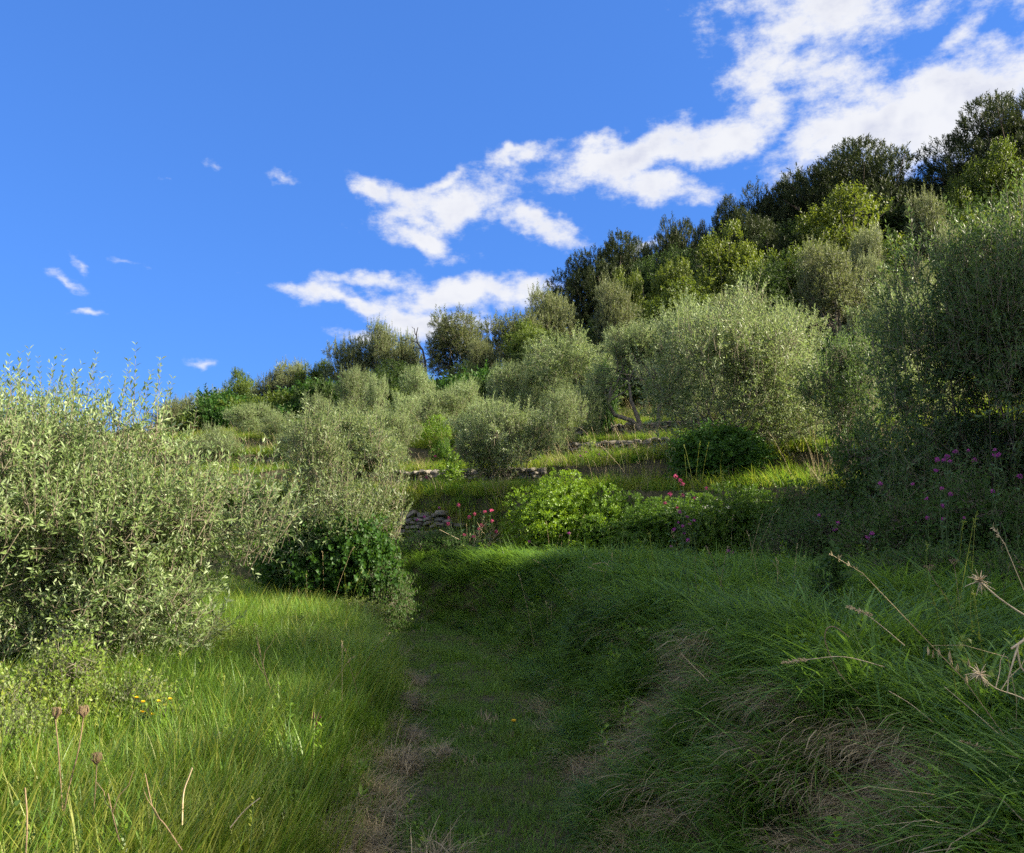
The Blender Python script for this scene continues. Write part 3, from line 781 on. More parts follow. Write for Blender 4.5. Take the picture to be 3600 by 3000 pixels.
# dead branch on the skyline
def dead_tree():
    X, Y, Z = pix(1495, 1275, 44)
    gz = Hs(X, Y); g = Geo(); rng = np.random.default_rng(9)
    hb = Z - gz
    main = [(0, 0, 0), (.05, 0, hb * .6), (0, 0, hb), (-.15, 0, hb + .7), (-.45, 0, hb + 1.1), (-.5, 0, hb + 1.6), (-.42, 0, hb + 1.95)]
    tube(g, main, .09, .02, 6)
    for s, e in [((-.45, 0, hb + 1.1), (-1.0, .1, hb + 1.35)), ((-.5, 0, hb + 1.5), (-.75, 0, hb + 2.0)), ((-.15, 0, hb + .7), (-.7, .2, hb + .9)), ((0, 0, hb), (.7, .1, hb + .7)),
                 ((0, 0, hb), (-.8, .1, hb + .2)), ((.5, .1, hb + .5), (.8, .1, hb + 1.2)), ((-1.0, .1, hb + 1.35), (-1.3, 0, hb + 1.2))]:
        tube(g, wander(rng, s, e, 5, .1), .035, .008, 4)
    o = link_mesh('dead_tree', g.mesh('dead_tree', 'deadwood', True), None, (X, Y, gz))
    tag(o, 'bare dead branch curling above the skyline olives', 'dead tree')
dead_tree()

# ------------------------------------------------------------------ shrubs, ivy and brambles
for a in [
    ('shrub', 1955, 1645, 310, 13.2, 'bright green leafy shrub in front of the small egg-shaped olive', 'leafy shrubs along the terrace wall', 0, 1.05),
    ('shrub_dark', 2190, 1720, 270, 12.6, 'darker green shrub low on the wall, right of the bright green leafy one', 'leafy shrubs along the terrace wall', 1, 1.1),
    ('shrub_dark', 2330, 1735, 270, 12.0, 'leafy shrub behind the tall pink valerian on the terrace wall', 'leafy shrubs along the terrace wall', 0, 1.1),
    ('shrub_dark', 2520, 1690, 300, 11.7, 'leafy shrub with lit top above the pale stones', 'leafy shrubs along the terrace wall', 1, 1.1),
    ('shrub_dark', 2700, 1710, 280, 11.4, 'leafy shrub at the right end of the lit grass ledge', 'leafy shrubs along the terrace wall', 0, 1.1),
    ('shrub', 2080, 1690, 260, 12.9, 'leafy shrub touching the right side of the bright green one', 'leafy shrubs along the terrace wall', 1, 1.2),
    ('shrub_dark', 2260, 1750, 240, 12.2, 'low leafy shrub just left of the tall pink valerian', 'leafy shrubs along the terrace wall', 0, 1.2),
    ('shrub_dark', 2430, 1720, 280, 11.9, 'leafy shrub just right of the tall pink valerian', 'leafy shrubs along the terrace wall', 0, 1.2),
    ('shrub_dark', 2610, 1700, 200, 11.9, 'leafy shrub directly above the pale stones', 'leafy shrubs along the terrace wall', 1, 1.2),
    ('bramble_shaded', 3140, 1470, 440, 10.7, 'dark thicket filling under the left side of the dark olive', 'shaded brambles on the right bank', 0, 1.1),
    ('bramble_shaded', 3460, 1430, 520, 10.3, 'dark thicket filling under the right side of the dark olive', 'shaded brambles on the right bank', 0, 1.1),
    ('bramble_shaded', 2830, 1680, 320, 11.0, 'dark bramble below the right end of the lit grass ledge', 'shaded brambles on the right bank', 0, 1.2),
    ('bramble_shaded', 1560, 1840, 260, 14.6, 'dark weedy clump around the pink valerian at the path bend', 'shaded brambles on the right bank', 1, 1.2),
    ('shrub', 1512, 1455, 145, 23.0, 'bright green mound on the upper terrace below the spreading silvery olive', 'leafy shrubs along the terrace wall', 1, 1.05),
    ('shrub_dark', 1553, 1530, 75, 20.0, 'small dark green shrub under the bright green mound', 'leafy shrubs along the terrace wall', 1, 1.1),
    ('ivy', 2520, 1480, 320, 13.8, 'dark ivy mound at the foot of the rounded pale olive', 'ivy', 0, 1.1),
    ('ivy', 2125, 1270, 70, 22.5, 'bright ivy column climbing between two olives on the upper slope', 'ivy', 0, 1.1),
    ('ivy', 1210, 1790, 360, 11.5, 'dark ivy wrapping the foot of the path-bend olive', 'ivy', 0, 1.1),
    ('ivy', 1060, 1800, 260, 11.7, 'dark ivy patch left of the path-bend olive foot', 'ivy', 0, 1.1),
    ('bramble', 120, 2200, 480, 5.0, 'yellow-green bramble under the large left olive at the very edge', 'brambles beside the meadow', 1, 1.1),
    ('bramble', 400, 2310, 400, 4.9, 'low yellow-green bramble in front of the large left olive', 'brambles beside the meadow', 0, 1.1),
    ('bramble', 60, 2400, 330, 4.2, 'bramble clump nearest the viewer at the left edge', 'brambles beside the meadow', 0, 1.1),
    ('bramble', 760, 2150, 300, 7.8, 'sunny bramble at the right skirt of the large left olive', 'brambles beside the meadow', 1, 1.1),
    ('bramble', 1000, 2130, 300, 8.9, 'sunny bramble between the large left olive and the path', 'brambles beside the meadow', 0, 1.1),
    ('bramble_shaded', 1330, 1900, 200, 11.2, 'dark bramble hanging over the path at the bend', 'brambles beside the meadow', 0, 1.1),
    ('bramble', 1190, 2080, 260, 10.4, 'reddish-tipped bramble at the path edge below the path-bend olive', 'brambles beside the meadow', 0, 1.1),
    ('bramble_shaded', 2950, 1740, 420, 9.6, 'dark bramble spilling down the wall right of the pale stones', 'shaded brambles on the right bank', 0, 1.1),
    ('bramble_shaded', 3200, 1690, 460, 8.6, 'dark bramble under the right-edge olive with few purple flowers', 'shaded brambles on the right bank', 0, 1.1),
    ('bramble_shaded', 3480, 1640, 480, 7.8, 'dark bramble at the right edge full of purple flowers', 'shaded brambles on the right bank', 0, 1.1),
    ('bramble_shaded', 2790, 1800, 300, 10.6, 'dark matted bramble just right of the pale stones', 'shaded brambles on the right bank', 1, 1.1),
    ('bramble_shaded', 3330, 1880, 420, 6.9, 'dark low bramble above the tall bank grass, near the right edge', 'shaded brambles on the right bank', 1, 1.1),
    ('bramble_shaded', 3620, 1880, 420, 6.2, 'dark low bramble cut by the right edge', 'shaded brambles on the right bank', 1, 1.1),
    ('bramble_shaded', 3060, 1930, 300, 7.6, 'small dark bramble in the bank grass left of the others', 'shaded brambles on the right bank', 1, 1.1),
]:
    kind, px, pt_, wp, Y, lab, grp, var, fat = a
    plant(kind, px, pt_, wp, Y, lab, grp, var, .08, fat)

# pale green sapling and a dark seedling
def sapling(px, pytop, pybase, Y, label, mat, n, wfac=.3, seed=3):
    X, _, Z = pix(px, pytop, Y); zb = Hs(X, Y)
    rng = np.random.default_rng(seed); h = Z - zb
    g = Geo()
    tube(g, wander(rng, (0, 0, -.05), (0, 0, h * .95), 6, .03), .012, .004, 5)
    lob = [(rng.normal() * h * .05, rng.normal() * h * .05, h * t, h * wfac * (1.1 - t), h * wfac * (1.1 - t), h * .12) for t in np.linspace(.18, .95, 7)]
    v, t, r = twig_cloud(rng, np.array(lob), n, (.08, .2), 5, .06, .028, up=.4, out=1.0, jit=.4, angle=.9, inner=.2, wood=g, wood_r=.003)
    put((1, 1, {'stem': g.mesh('sapling_stem', 'stem'), 'foliage': finish((v, t, r), 'sapling_leaves', mat)}), 'sapling', (X, Y, zb), (1, 1, 1), 0, label, 'sapling')
sapling(1576, 1575, 1714, 16.2, 'pale green upright sapling left of the small egg-shaped olive', 'shrub', 130)
sapling(2075, 1540, 1600, 18.0, 'small pale sapling on the lit middle terrace', 'bramble', 60, .3, 8)
sapling(2030, 2110, 2200, 7.2, 'dark little weed standing on the shaded bank', 'bramble_shaded', 30, .16, 12)
sapling(2900, 1990, 2230, 5.2, 'dark spindly bramble shoot rising from the bank grass', 'bramble_shaded', 90, .3, 14)

# ------------------------------------------------------------------ dry stone walls
def stone_mesh(seed):
    rng = np.random.default_rng(seed)
    v = np.array([(x, y, z) for x in (-.5, .5) for y in (-.5, .5) for z in (-.5, .5)], float)
    v = v * (1 + rng.uniform(-.38, .12, (8, 3)))
    me = bpy.data.meshes.new('stone')
    import bmesh
    bm = bmesh.new()
    bv = [bm.verts.new(p) for p in v]
    bmesh.ops.convex_hull(bm, input=bv)
    bmesh.ops.bevel(bm, geom=list(bm.edges), offset=.10, segments=1, affect='EDGES', clamp_overlap=True)
    bmesh.ops.triangulate(bm, faces=bm.faces)
    bm.to_mesh(me); bm.free()
    return me
STONES = [stone_mesh(300 + i) for i in range(10)]
STONES_P = []
for s in STONES:
    c = s.copy(); c.materials.append(M['stone_pale']); STONES_P.append(c); s.materials.append(M['stone'])
def stone_wall(p0, p1, z0, z1, label, sw, sh, pale=False, seed=1, ragged=.0, lean=.12):
    rng = np.random.default_rng(seed)
    a, b = np.array(p0, float), np.array(p1, float)
    L = np.linalg.norm(b - a); d = (b - a) / L
    root = empty('dry_stone_wall', (a[0], a[1], z0), math.atan2(d[1], d[0]))
    z = 0.0; row = 0
    while z < z1 - z0:
        hh = sh * rng.uniform(.75, 1.3)
        x = rng.uniform(-.1, .05) + ragged * rng.uniform(0, 1) * (z / (z1 - z0)) * L * .5
        xe = L - ragged * rng.uniform(0, 1) * (z / (z1 - z0)) * L * .5
        while x < xe:
            ww = sw * rng.uniform(.55, 1.6)
            if rng.random() > .04:
                o = link_mesh('stone', (STONES_P if pale else STONES)[rng.integers(10)], root,
                              (x + ww / 2, z * lean + rng.normal() * .04, z + hh / 2 + rng.normal() * .016),
                              (rng.normal() * .14, rng.normal() * .16, rng.normal() * .25),
                              (ww * .97, rng.uniform(.2, .3), hh * rng.uniform(.85, 1.02)))
            x += ww
        z += hh; row += 1
    tag(root, label, 'stone wall', 'dry stone terrace walls')
def wall_at(pxa, pxb, pbase, ptop, Y0, Y1, label, sw, sh, **kw):
    xa = (pxa - 1800) / F * Y0; xb = (pxb - 1800) / F * Y1
    za = pix(pxa, pbase, (Y0 + Y1) / 2)[2]; zb = pix(pxa, ptop, (Y0 + Y1) / 2)[2]
    stone_wall((xa, Y0), (xb, Y1), za, zb, label, sw, sh, **kw)

# (placed along the terrace edges)
def wall_on_terrace(x0, x1, s_face, zlo, zhi, label, sw, sh, **kw):
    """find the two ends of a wall face where the signed distance from the first wall equals s_face"""
    out = []
    for x in (x0, x1):
        yy = np.linspace(5, 40, 3000); ss = sdist(WALL1, np.full(3000, x), yy)
        ss = ss + .28 * wob(np.full(3000, x), yy, .45) * sstep(.5, 4, ss)
        out.append((x, yy[np.argmin(np.abs(ss - s_face))]))
    stone_wall(out[0], out[1], zlo, zhi, label, sw, sh, **kw)
wall_on_terrace(2.55, 3.75, -.18, .72, 1.6, 'pale tumbled stones of the lowest wall showing between shrubs', .13, .09, pale=True, seed=5, ragged=.5, lean=.35)
wall_on_terrace(1.8, 4.9, 8.24, 3.36, 3.95, 'old grey stone wall below the fork-trunked olive', .17, .075, seed=6)
wall_on_terrace(-6.8, -4.6, 5.25, 2.66, 3.2, 'shadowed stone wall showing left of the path-bend olive', .15, .075, seed=7)
wall_on_terrace(-3.4, .6, 2.62, 2.06, 2.52, 'shadowed stone wall behind the pink valerian on the second terrace', .15, .075, seed=8)
wall_on_terrace(.2, 3.4, 5.25, 2.66, 3.2, 'shadowed stone wall under the lit middle terrace grass', .15, .075, seed=9)
wall_on_terrace(-2.4, -.9, .1, .8, 1.6, 'dark lowest wall behind the pink valerian at the path bend', .17, .085, seed=10, ragged=.6)
# ------------------------------------------------------------------ grass
def tuft(name, seed, n, ln, wd, spread, tilt0, tilt1, fan, mat, seg=4, drop=0.0):
    """n curved blades; +X is the way the tuft leans"""
    rng = np.random.default_rng(seed)
    a = rng.uniform(0, TAU, n); rr = spread * np.sqrt(rng.random(n))
    base = np.stack([rr * np.cos(a), rr * np.sin(a), np.full(n, -.02)], -1)
    phi = rng.normal(size=n) * fan
    L = rng.uniform(ln[0], ln[1], n) * (1 - .25 * rr / spread)
    t0 = np.abs(rng.normal(tilt0, .15, n)); t1 = np.maximum(t0 + .1, rng.normal(tilt1, .25, n))
    W = wd * rng.uniform(.7, 1.25, n)
    sd = np.stack([-np.sin(phi + rng.normal(size=n) * .5), np.cos(phi), np.zeros(n)], -1)
    p = base.copy(); rows = []
    for k in range(seg + 1):
        f = k / seg
        w_ = W * (1 - f ** 1.6) * .5
        rows.append((p - sd * w_[:, None], p + sd * w_[:, None]) if k < seg else (p,))
        th = t0 + (t1 - t0) * (f + .5 / seg)
        p = p + np.stack([np.cos(phi) * np.sin(th), np.sin(phi) * np.sin(th), np.cos(th)], -1) * (L / seg)[:, None]
    cols = [c for r in rows for c in r]
    v = np.stack(cols, 1); m = v.shape[1]
    t = []
    for k in range(seg - 1):
        t += [(2 * k, 2 * k + 1, 2 * k + 3), (2 * k, 2 * k + 3, 2 * k + 2)]
    t.append((2 * seg - 2, 2 * seg - 1, 2 * seg))
    t = np.array(t)
    tri = (np.arange(n) * m)[:, None, None] + t[None]
    me = make_mesh(name, v.reshape(-1, 3), tri.reshape(-1, 3), mat, rnd=np.repeat(rng.random(n), len(t)))
    return me

def scatter(name, label, protos, X, Y, rot, scl, idx, z=None, kind='stuff'):
    """one object: geometry-nodes instances of the tuft meshes on the points"""
    pc_ = bpy.data.collections.new(name + '_tufts')
    for k, me in enumerate(protos):
        pc_.objects.link(bpy.data.objects.new('%s_tuft_%02d' % (name, k), me))
    Z = H(X, Y) if z is None else z
    me = bpy.data.meshes.new(name)
    n = len(X)
    me.vertices.add(n); me.vertices.foreach_set('co', np.stack([X, Y, Z], -1).astype(np.float32).ravel())
    a = me.attributes.new('rot', 'FLOAT_VECTOR', 'POINT'); a.data.foreach_set('vector', rot.astype(np.float32).ravel())
    a = me.attributes.new('scl', 'FLOAT_VECTOR', 'POINT'); a.data.foreach_set('vector', scl.astype(np.float32).ravel())
    a = me.attributes.new('idx', 'INT', 'POINT'); a.data.foreach_set('value', idx.astype(np.int32))
    me.update()
    o = link_mesh(name, me)
    ng = bpy.data.node_groups.new(name + '_nodes', 'GeometryNodeTree')
    ng.interface.new_socket('Geometry', in_out='INPUT', socket_type='NodeSocketGeometry')
    ng.interface.new_socket('Geometry', in_out='OUTPUT', socket_type='NodeSocketGeometry')
    gi = ng.nodes.new('NodeGroupInput'); go = ng.nodes.new('NodeGroupOutput')
    ci = ng.nodes.new('GeometryNodeCollectionInfo'); ci.inputs[0].default_value = pc_
    ci.inputs['Separate Children'].default_value = True; ci.inputs['Reset Children'].default_value = True
    ip = ng.nodes.new('GeometryNodeInstanceOnPoints'); ip.inputs['Pick Instance'].default_value = True
    def attr(nm, ty):
        q = ng.nodes.new('GeometryNodeInputNamedAttribute'); q.data_type = ty; q.inputs[0].default_value = nm
        return q.outputs[0]
    L = ng.links.new
    L(gi.outputs[0], ip.inputs['Points']); L(ci.outputs[0], ip.inputs['Instance'])
    L(attr('idx', 'INT'), ip.inputs['Instance Index'])
    er = ng.nodes.new('FunctionNodeEulerToRotation'); L(attr('rot', 'FLOAT_VECTOR'), er.inputs[0])
    L(er.outputs[0], ip.inputs['Rotation']); L(attr('scl', 'FLOAT_VECTOR'), ip.inputs['Scale'])
    L(ip.outputs[0], go.inputs[0])
    md = o.modifiers.new('tufts', 'NODES'); md.node_group = ng
    tag(o, label, name.replace('_', ' ').split()[-1], kind=kind)
    return o

grng = np.random.default_rng(2024)
def sample(n, x0, x1, y0, y1, fall=None):
    """random points, thinned with distance so that screen density stays even"""
    X = grng.uniform(x0, x1, n); Y = grng.uniform(y0, y1, n)
    ok = np.abs(X) < 1.2 + np.maximum(Y, .5) * .80 + 1.5
    if fall:
        r = np.hypot(X, Y)
        ok &= grng.random(n) < np.clip((fall / np.maximum(r, .5)) ** 1.0, 0, 1)
    X, Y = X[ok], Y[ok]
    return X, Y, -sdist(PATH, X, Y), sdist(WALL1, X, Y)

def downhill(X, Y, e=.15):
    gx_ = (H(X + e, Y) - H(X - e, Y)) / (2 * e); gy_ = (H(X, Y + e) - H(X, Y - e)) / (2 * e)
    return np.arctan2(-gy_, -gx_), np.hypot(gx_, gy_)

def euler(rz): return np.stack([np.zeros_like(rz), np.zeros_like(rz), rz], -1)
def sc3(a, b=None): return np.stack([a, a, a if b is None else b], -1)

# short grass on the path
lawn = [tuft('lawn', 500 + i, 26, (.06, .15), .008, .085, .35, 1.0, 3.0, m) for i, m in enumerate(['g_path', 'g_path', 'g_path', 'g_bank', 'g_dry'])]
X, Y, d, s = sample(60000, -9, 2.5, 1.0, 16.5, 7)
k = (np.abs(d) < .82) & (s < -.2); X, Y, d = X[k], Y[k], d[k]
wv_ = wob(X, Y, 1.9, .6)
idx = grng.choice(4, len(X), p=[.3, .3, .25, .15]); 
idx = np.where((grng.random(len(X)) < .01 + .05 * sstep(.35, .8, wv_) + .10 * sstep(-.55, -.8, d)), 4, idx)
big = .75 + .5 * sstep(.0, .7, wob(X, Y, 3.1, 3)) + .5 * sstep(.12, .0, np.abs(np.abs(d + .05) - .02)) * 0
scatter('path_grass', 'short trodden grass growing on the track', lawn, X, Y, euler(grng.uniform(0, TAU, len(X))), sc3(big * grng.uniform(.75, 1.3, len(X))), idx)

# long draping grass on the right bank
bank = [tuft('bank_blades', 520 + i, 30, (.30, .66), .0098, .11, .45, 1.9, .75, m) for i, m in enumerate(['g_bank', 'g_bank', 'g_bank', 'g_left'])]
bank += [tuft('bank_dry', 530 + i, 44, (.25, .55), .0065, .13, .7, 2.2, .9, 'g_dry') for i in range(2)]
bank += [tuft('bank_up', 535, 26, (.25, .5), .008, .10, .25, 1.1, 1.4, 'g_bank')]
X, Y, d, s = sample(52000, -6, 11, .9, 18, 6.5)
k = (d > .58) & (s < .05) & (s > -9) & ~((s > -.45) & (X > -.1) & (X < 4.3)); X, Y, d, s = X[k], Y[k], d[k], s[k]
rz, sl = downhill(X, Y, .3)
rz = rz + grng.normal(size=len(X)) * (.7 + .6 * sstep(.35, .0, sl)) + .35 * wob(X, Y, 1.1, 4)
idx = grng.choice([0, 1, 2, 3, 6], len(X), p=[.27, .27, .22, .12, .12])
# matted dry patches: (photo px, py) -> where they lie on the bank
DRY = [(2380, 2360, .36), (2250, 2230, .18), (2120, 2660, .25), (2750, 2470, .28), (3180, 2640, .34), (2300, 2850, .25), (2600, 2290, .15), (2980, 2600, .2)]
def ground_hit(px, py):
    for Yq in np.arange(1.5, 40, .04):
        x, y, z = pix(px, py, Yq)
        if z < Hs(x, y) + .12: return x, y
    return x, y
pd = np.zeros(len(X))
for (px, py, r) in DRY:
    hx, hy = ground_hit(px, py)
    q = np.hypot((X - hx), (Y - hy) * .8) / r
    pd = np.maximum(pd, sstep(1.2, .5, q))
idx = np.where(grng.random(len(X)) < .04 + .75 * pd + .07 * sstep(.35, .8, wob(X, Y, 1.6, 7)), grng.choice([4, 5], len(X)), idx)
h_ = (.6 + .42 * sstep(.7, 1.5, d)) * (1 + .25 * wob(X, Y, 2.2, 1) + .3 * wob(X, Y, 5.1, 3)) * grng.uniform(.75, 1.2, len(X)) * (1 - .3 * pd) * (1 - .4 * sstep(-2.2, -.6, s))
scatter('bank_grass', 'long grass draping down the shaded right bank', bank, X, Y, euler(rz), sc3(h_), idx)

# tall upright grass of the left meadow
mead = [tuft('meadow_blades', 540 + i, 26, (.22, .50), .0085, .10, .2, .95, 1.2, m) for i, m in enumerate(['g_left', 'g_left', 'g_left', 'g_yellow', 'g_bank'])]
mead += [tuft('meadow_dry', 548, 18, (.2, .5), .004, .12, .6, 1.7, 3, 'g_dry')]
X, Y, d, s = sample(46000, -14, 1, 1.0, 17, 6)
k = (d < -.58) & (d > -9) & (s < -.2); X, Y, d = X[k], Y[k], d[k]
idx = grng.choice(6, len(X), p=[.28, .27, .18, .14, .10, .03])
near = sstep(5.2, 3.0, np.hypot(X, Y))
idx = np.where(grng.random(len(X)) < .55 * near, 3, idx)  # extra yellow tufts close by paint in the sunlit corner
edge = sstep(-.95, -.6, d)
idx = np.where(grng.random(len(X)) < .5 * edge * sstep(.0, .5, wob(X, Y, 1.5, 2)), 5, idx)
h_ = (1 - .45 * edge) * (1 + .22 * wob(X, Y, 1.9, 5)) * grng.uniform(.75, 1.2, len(X))
rz = grng.normal(size=len(X)) * .9 + math.pi * .1
scatter('meadow_grass', 'tall fresh grass on the sunlit left verge', mead, X, Y, euler(rz), sc3(h_), idx)

# cut dry grass lying along the left edge of the path
hay = [tuft('hay', 560 + i, 40, (.15, .42), .0065, .14, 1.2, 1.75, 3, 'g_dry') for i in range(3)]
px_, py_ = [], []
HAY = [(1300, 2790, .17, 50), (1230, 2870, .19, 56), (1170, 2940, .18, 46), (1360, 2640, .17, 46), (1400, 2540, .12, 26), (1420, 2440, .15, 42), (1425, 2360, .12, 26), (1330, 2240, .25, 60), (1960, 2450, .13, 32), (2010, 2520, .14, 32), (2130, 2640, .17, 36), (1830, 2270, .14, 30), (1560, 2610, .07, 9), (1500, 2970, .12, 14), (1280, 2710, .15, 40)]
for (hx, hy, r, n) in HAY:
    x0, y0 = ground_hit(hx, hy)
    a = grng.uniform(0, TAU, n); q = r * np.sqrt(grng.random(n))
    px_.append(x0 + q * np.cos(a)); py_.append(y0 + q * np.sin(a) * 1.3)
X = np.concatenate(px_); Y = np.concatenate(py_); n = len(X)
scatter('dry_grass', 'cut dry grass lying in mats along the path edges', hay, X, Y, euler(grng.uniform(0, TAU, n)), sc3(grng.uniform(.45, .85, n), grng.uniform(.8, 1.8, n)), grng.integers(0, 3, n), z=H(X, Y) + .07 * grng.random(n))

# terraces
ter = [tuft('terrace_blades', 570 + i, 30, (.20, .46), .011, .16, .3, 1.35, 1.3, m, 3) for i, m in enumerate(['g_left', 'g_yellow', 'g_bank', 'g_yellow'])]
ter += [tuft('terrace_dry', 578, 22, (.3, .6), .008, .16, .35, 1.1, 1.6, 'g_dry', 3)]
X, Y, d, s = sample(90000, -26, 24, 6, 40, 16)
k = (s > -.1) & (s < 24); X, Y, s = X[k], Y[k], s[k]
for (s0, s1, n_) in ((-.15, .35, 9000), (2.85, 3.0, 900), (5.5, 5.65, 900), (8.5, 8.65, 800), (11.9, 12.05, 600)):
    xe, ye, de, se = sample(n_ * 12, -16, 14, 3, 32)
    q = (se > s0) & (se < s1); X = np.append(X, xe[q][:n_]); Y = np.append(Y, ye[q][:n_]); s = np.append(s, se[q][:n_])
k = ~((s < .42) & (X > -.1) & (X < 4.3)); X, Y, s = X[k], Y[k], s[k]     # the shrubs stand here
rz, sl = downhill(X, Y, .3)
steep = sstep(.6, 1.5, sl)
k = grng.random(len(X)) > steep * np.where(s > 1, .8, .05); X, Y, s, rz, sl = X[k], Y[k], s[k], rz[k], sl[k]
idx = grng.choice(5, len(X), p=[.34, .26, .18, .14, .08])
h_ = grng.uniform(.7, 1.25, len(X)) * (1 + .3 * wob(X, Y, 1.3, 9))
scatter('terrace_grass', 'sunlit grass growing on the terraces and over their edges', ter, X, Y, euler(rz + grng.normal(size=len(X)) * .6), sc3(h_), idx)

# broad-leaved weeds mixed into the near grass
def rosette(seed, n, L, W, el, mat, stem=0.0):
    rng = np.random.default_rng(seed)
    a = np.arange(n) * 2.4 + rng.normal(size=n) * .3; e = rng.normal(el, .25, n)
    D = np.stack([np.cos(a) * np.cos(e), np.sin(a) * np.cos(e), np.sin(e)], -1); N = norm(np.array([0, 0, 1.]) - D * D[:, 2:3])
    P = np.stack([rng.normal(size=n) * .015, rng.normal(size=n) * .015, rng.random(n) * stem], -1) + D * .01
    v, t = leaf_tris(P, D, N, L * rng.uniform(.6, 1.2, n), W, rng)
    return make_mesh('rosette', v, t, mat, rnd=np.repeat(rng.random(n), 2))
wd_ = [rosette(620, 9, .10, .03, .5, 'g_left', .03), rosette(621, 14, .05, .032, .5, 'bramble', .16), rosette(622, 16, .045, .03, .4, 'shrub', .12), rosette(623, 18, .05, .018, .7, 'shrub', .22), rosette(624, 14, .05, .034, .4, 'bramble_shaded', .2)]
X, Y, d, s = sample(6500, -9, 9, 1.2, 15, 5)
k = (s < -.1) & (d > -7) & (d < 7) & ((np.abs(d) > .5) | (grng.random(len(X)) < .5)); X, Y, d = X[k], Y[k], d[k]
k = wob(X, Y, 1.7, 11) + .3 * wob(X, Y, 6, 2) > .12; X, Y, d = X[k], Y[k], d[k]
onpath = np.abs(d) < .6; n = len(X)
scatter('weeds', 'broad-leaved weeds scattered through the near grass', wd_, X, Y, euler(grng.uniform(0, TAU, n)), sc3(grng.uniform(.6, 1.2, n) * np.where(onpath, .5, np.where(d < 0, .65, .9))), grng.integers(0, 5, n), z=H(X, Y) + np.where(onpath, .03, .16 * grng.random(n) + .06))

# thin seeding stems standing out of the grass
def seeding(seed, n, ln, lean, mat):
    rng = np.random.default_rng(seed); g = Geo()
    for _ in range(n):
        a = rng.uniform(0, TAU); b = np.array([rng.normal() * .12, rng.normal() * .12, 0]); h = rng.uniform(*ln)
        e = b + np.array([math.cos(a) * lean * h + lean * h * .6, math.sin(a) * lean * h, h])
        q = np.stack([b, b * .6 + e * .4 + np.array([0, 0, .10 * h]), e * .85 + b * .15 + np.array([0, 0, .07 * h]), e])
        tube(g, q, .0019, .001, 3, 0, rng.random())
        m = 12; P = e + (q[2] - e) * rng.random((m, 1)) * 1.1; D = norm(norm(e - q[2]) + rng.normal(size=(m, 3)) * .5); N = norm(np.cross(D, rng.normal(size=(m, 3))))
        v, t = leaf_tris(P, D, N, .017, .005, rng); g.add(v, t, rng.random(2 * m))
    return g.mesh('seeding', mat)
sd_ = [seeding(640, 5, (.4, .75), .25, 'straw'), seeding(641, 4, (.4, .7), .45, 'g_dry'), seeding(642, 5, (.45, .8), .2, 'g_yellow'), seeding(643, 3, (.5, .8), .6, 'straw')]
X, Y, d, s = sample(5200, -14, 12, 2.2, 30, 7)
k = (np.abs(d) > .8) & (s < 16) & (s > -8); X, Y, d, s = X[k], Y[k], d[k], s[k]
k = (wob(X, Y, 1.3, 5) > np.where(s > 0, -.2, .0)) & ((s > 0) | (grng.random(len(X)) < .22)); X, Y, d, s = X[k], Y[k], d[k], s[k]
rz, sl = downhill(X, Y, .3); n = len(X)
scatter('seeding_grass', 'thin pale seeding stems standing above the grass', sd_, X, Y, euler(rz + grng.normal(size=n) * .8), sc3(grng.uniform(.7, 1.15, n)), grng.integers(0, 4, n))

# ground cover between the trees high on the slope
low = []
for i, m in enumerate(['holm', 'ivy', 'oak']):
    rng = np.random.default_rng(600 + i)
    v, t, r = twig_cloud(rng, lobes_for(rng, 1.8, 1.1, -.1, 8, .45), 190, (.2, .45), 5, .12, .065, up=.4, out=.8, jit=.6, inner=.4)
    low.append(make_mesh('cover', v, t, m, rnd=r))
X = grng.uniform(-45, 50, 9000); Y = grng.uniform(18, 72, 9000)
s = sdist(WALL1, X, Y)
k = (s > 15.5) & (s < 56) & (np.abs(X) < Y * .8 + 6); X, Y, s = X[k], Y[k], s[k]
k = grng.random(len(X)) < .5; X, Y, s = X[k], Y[k], s[k]
n = len(X)
scatter('undergrowth', 'dark scrub covering the slope under the trees', low, X, Y, euler(grng.uniform(0, TAU, n)), sc3(grng.uniform(.7, 1.5, n) * (1 - .55 * sstep(-.34, -.44, X / Y))), grng.choice(3, n, p=[.55, .3, .15]))
# ------------------------------------------------------------------ flowers
def flower_head(seed, mat, r=.026, n=46, L=.016, W=.011):
    rng = np.random.default_rng(seed)
    d = norm(rng.normal(size=(n, 3)) + np.array([0, 0, .5]))
    P = d * r * rng.uniform(.45, 1.0, (n, 1)) * np.array([1, 1, .85])
    N = norm(d + rng.normal(size=(n, 3)) * .5)
    D = norm(np.cross(N, rng.normal(size=(n, 3))))
    v, t = leaf_tris(P, D, N, L, W, rng)
    return make_mesh('flower_head', v, t, mat, rnd=np.repeat(rng.random(n), 2))
HEADS = {'pink': [flower_head(700 + i, 'pink') for i in range(3)], 'purple': [flower_head(710 + i, 'purple') for i in range(3)]}

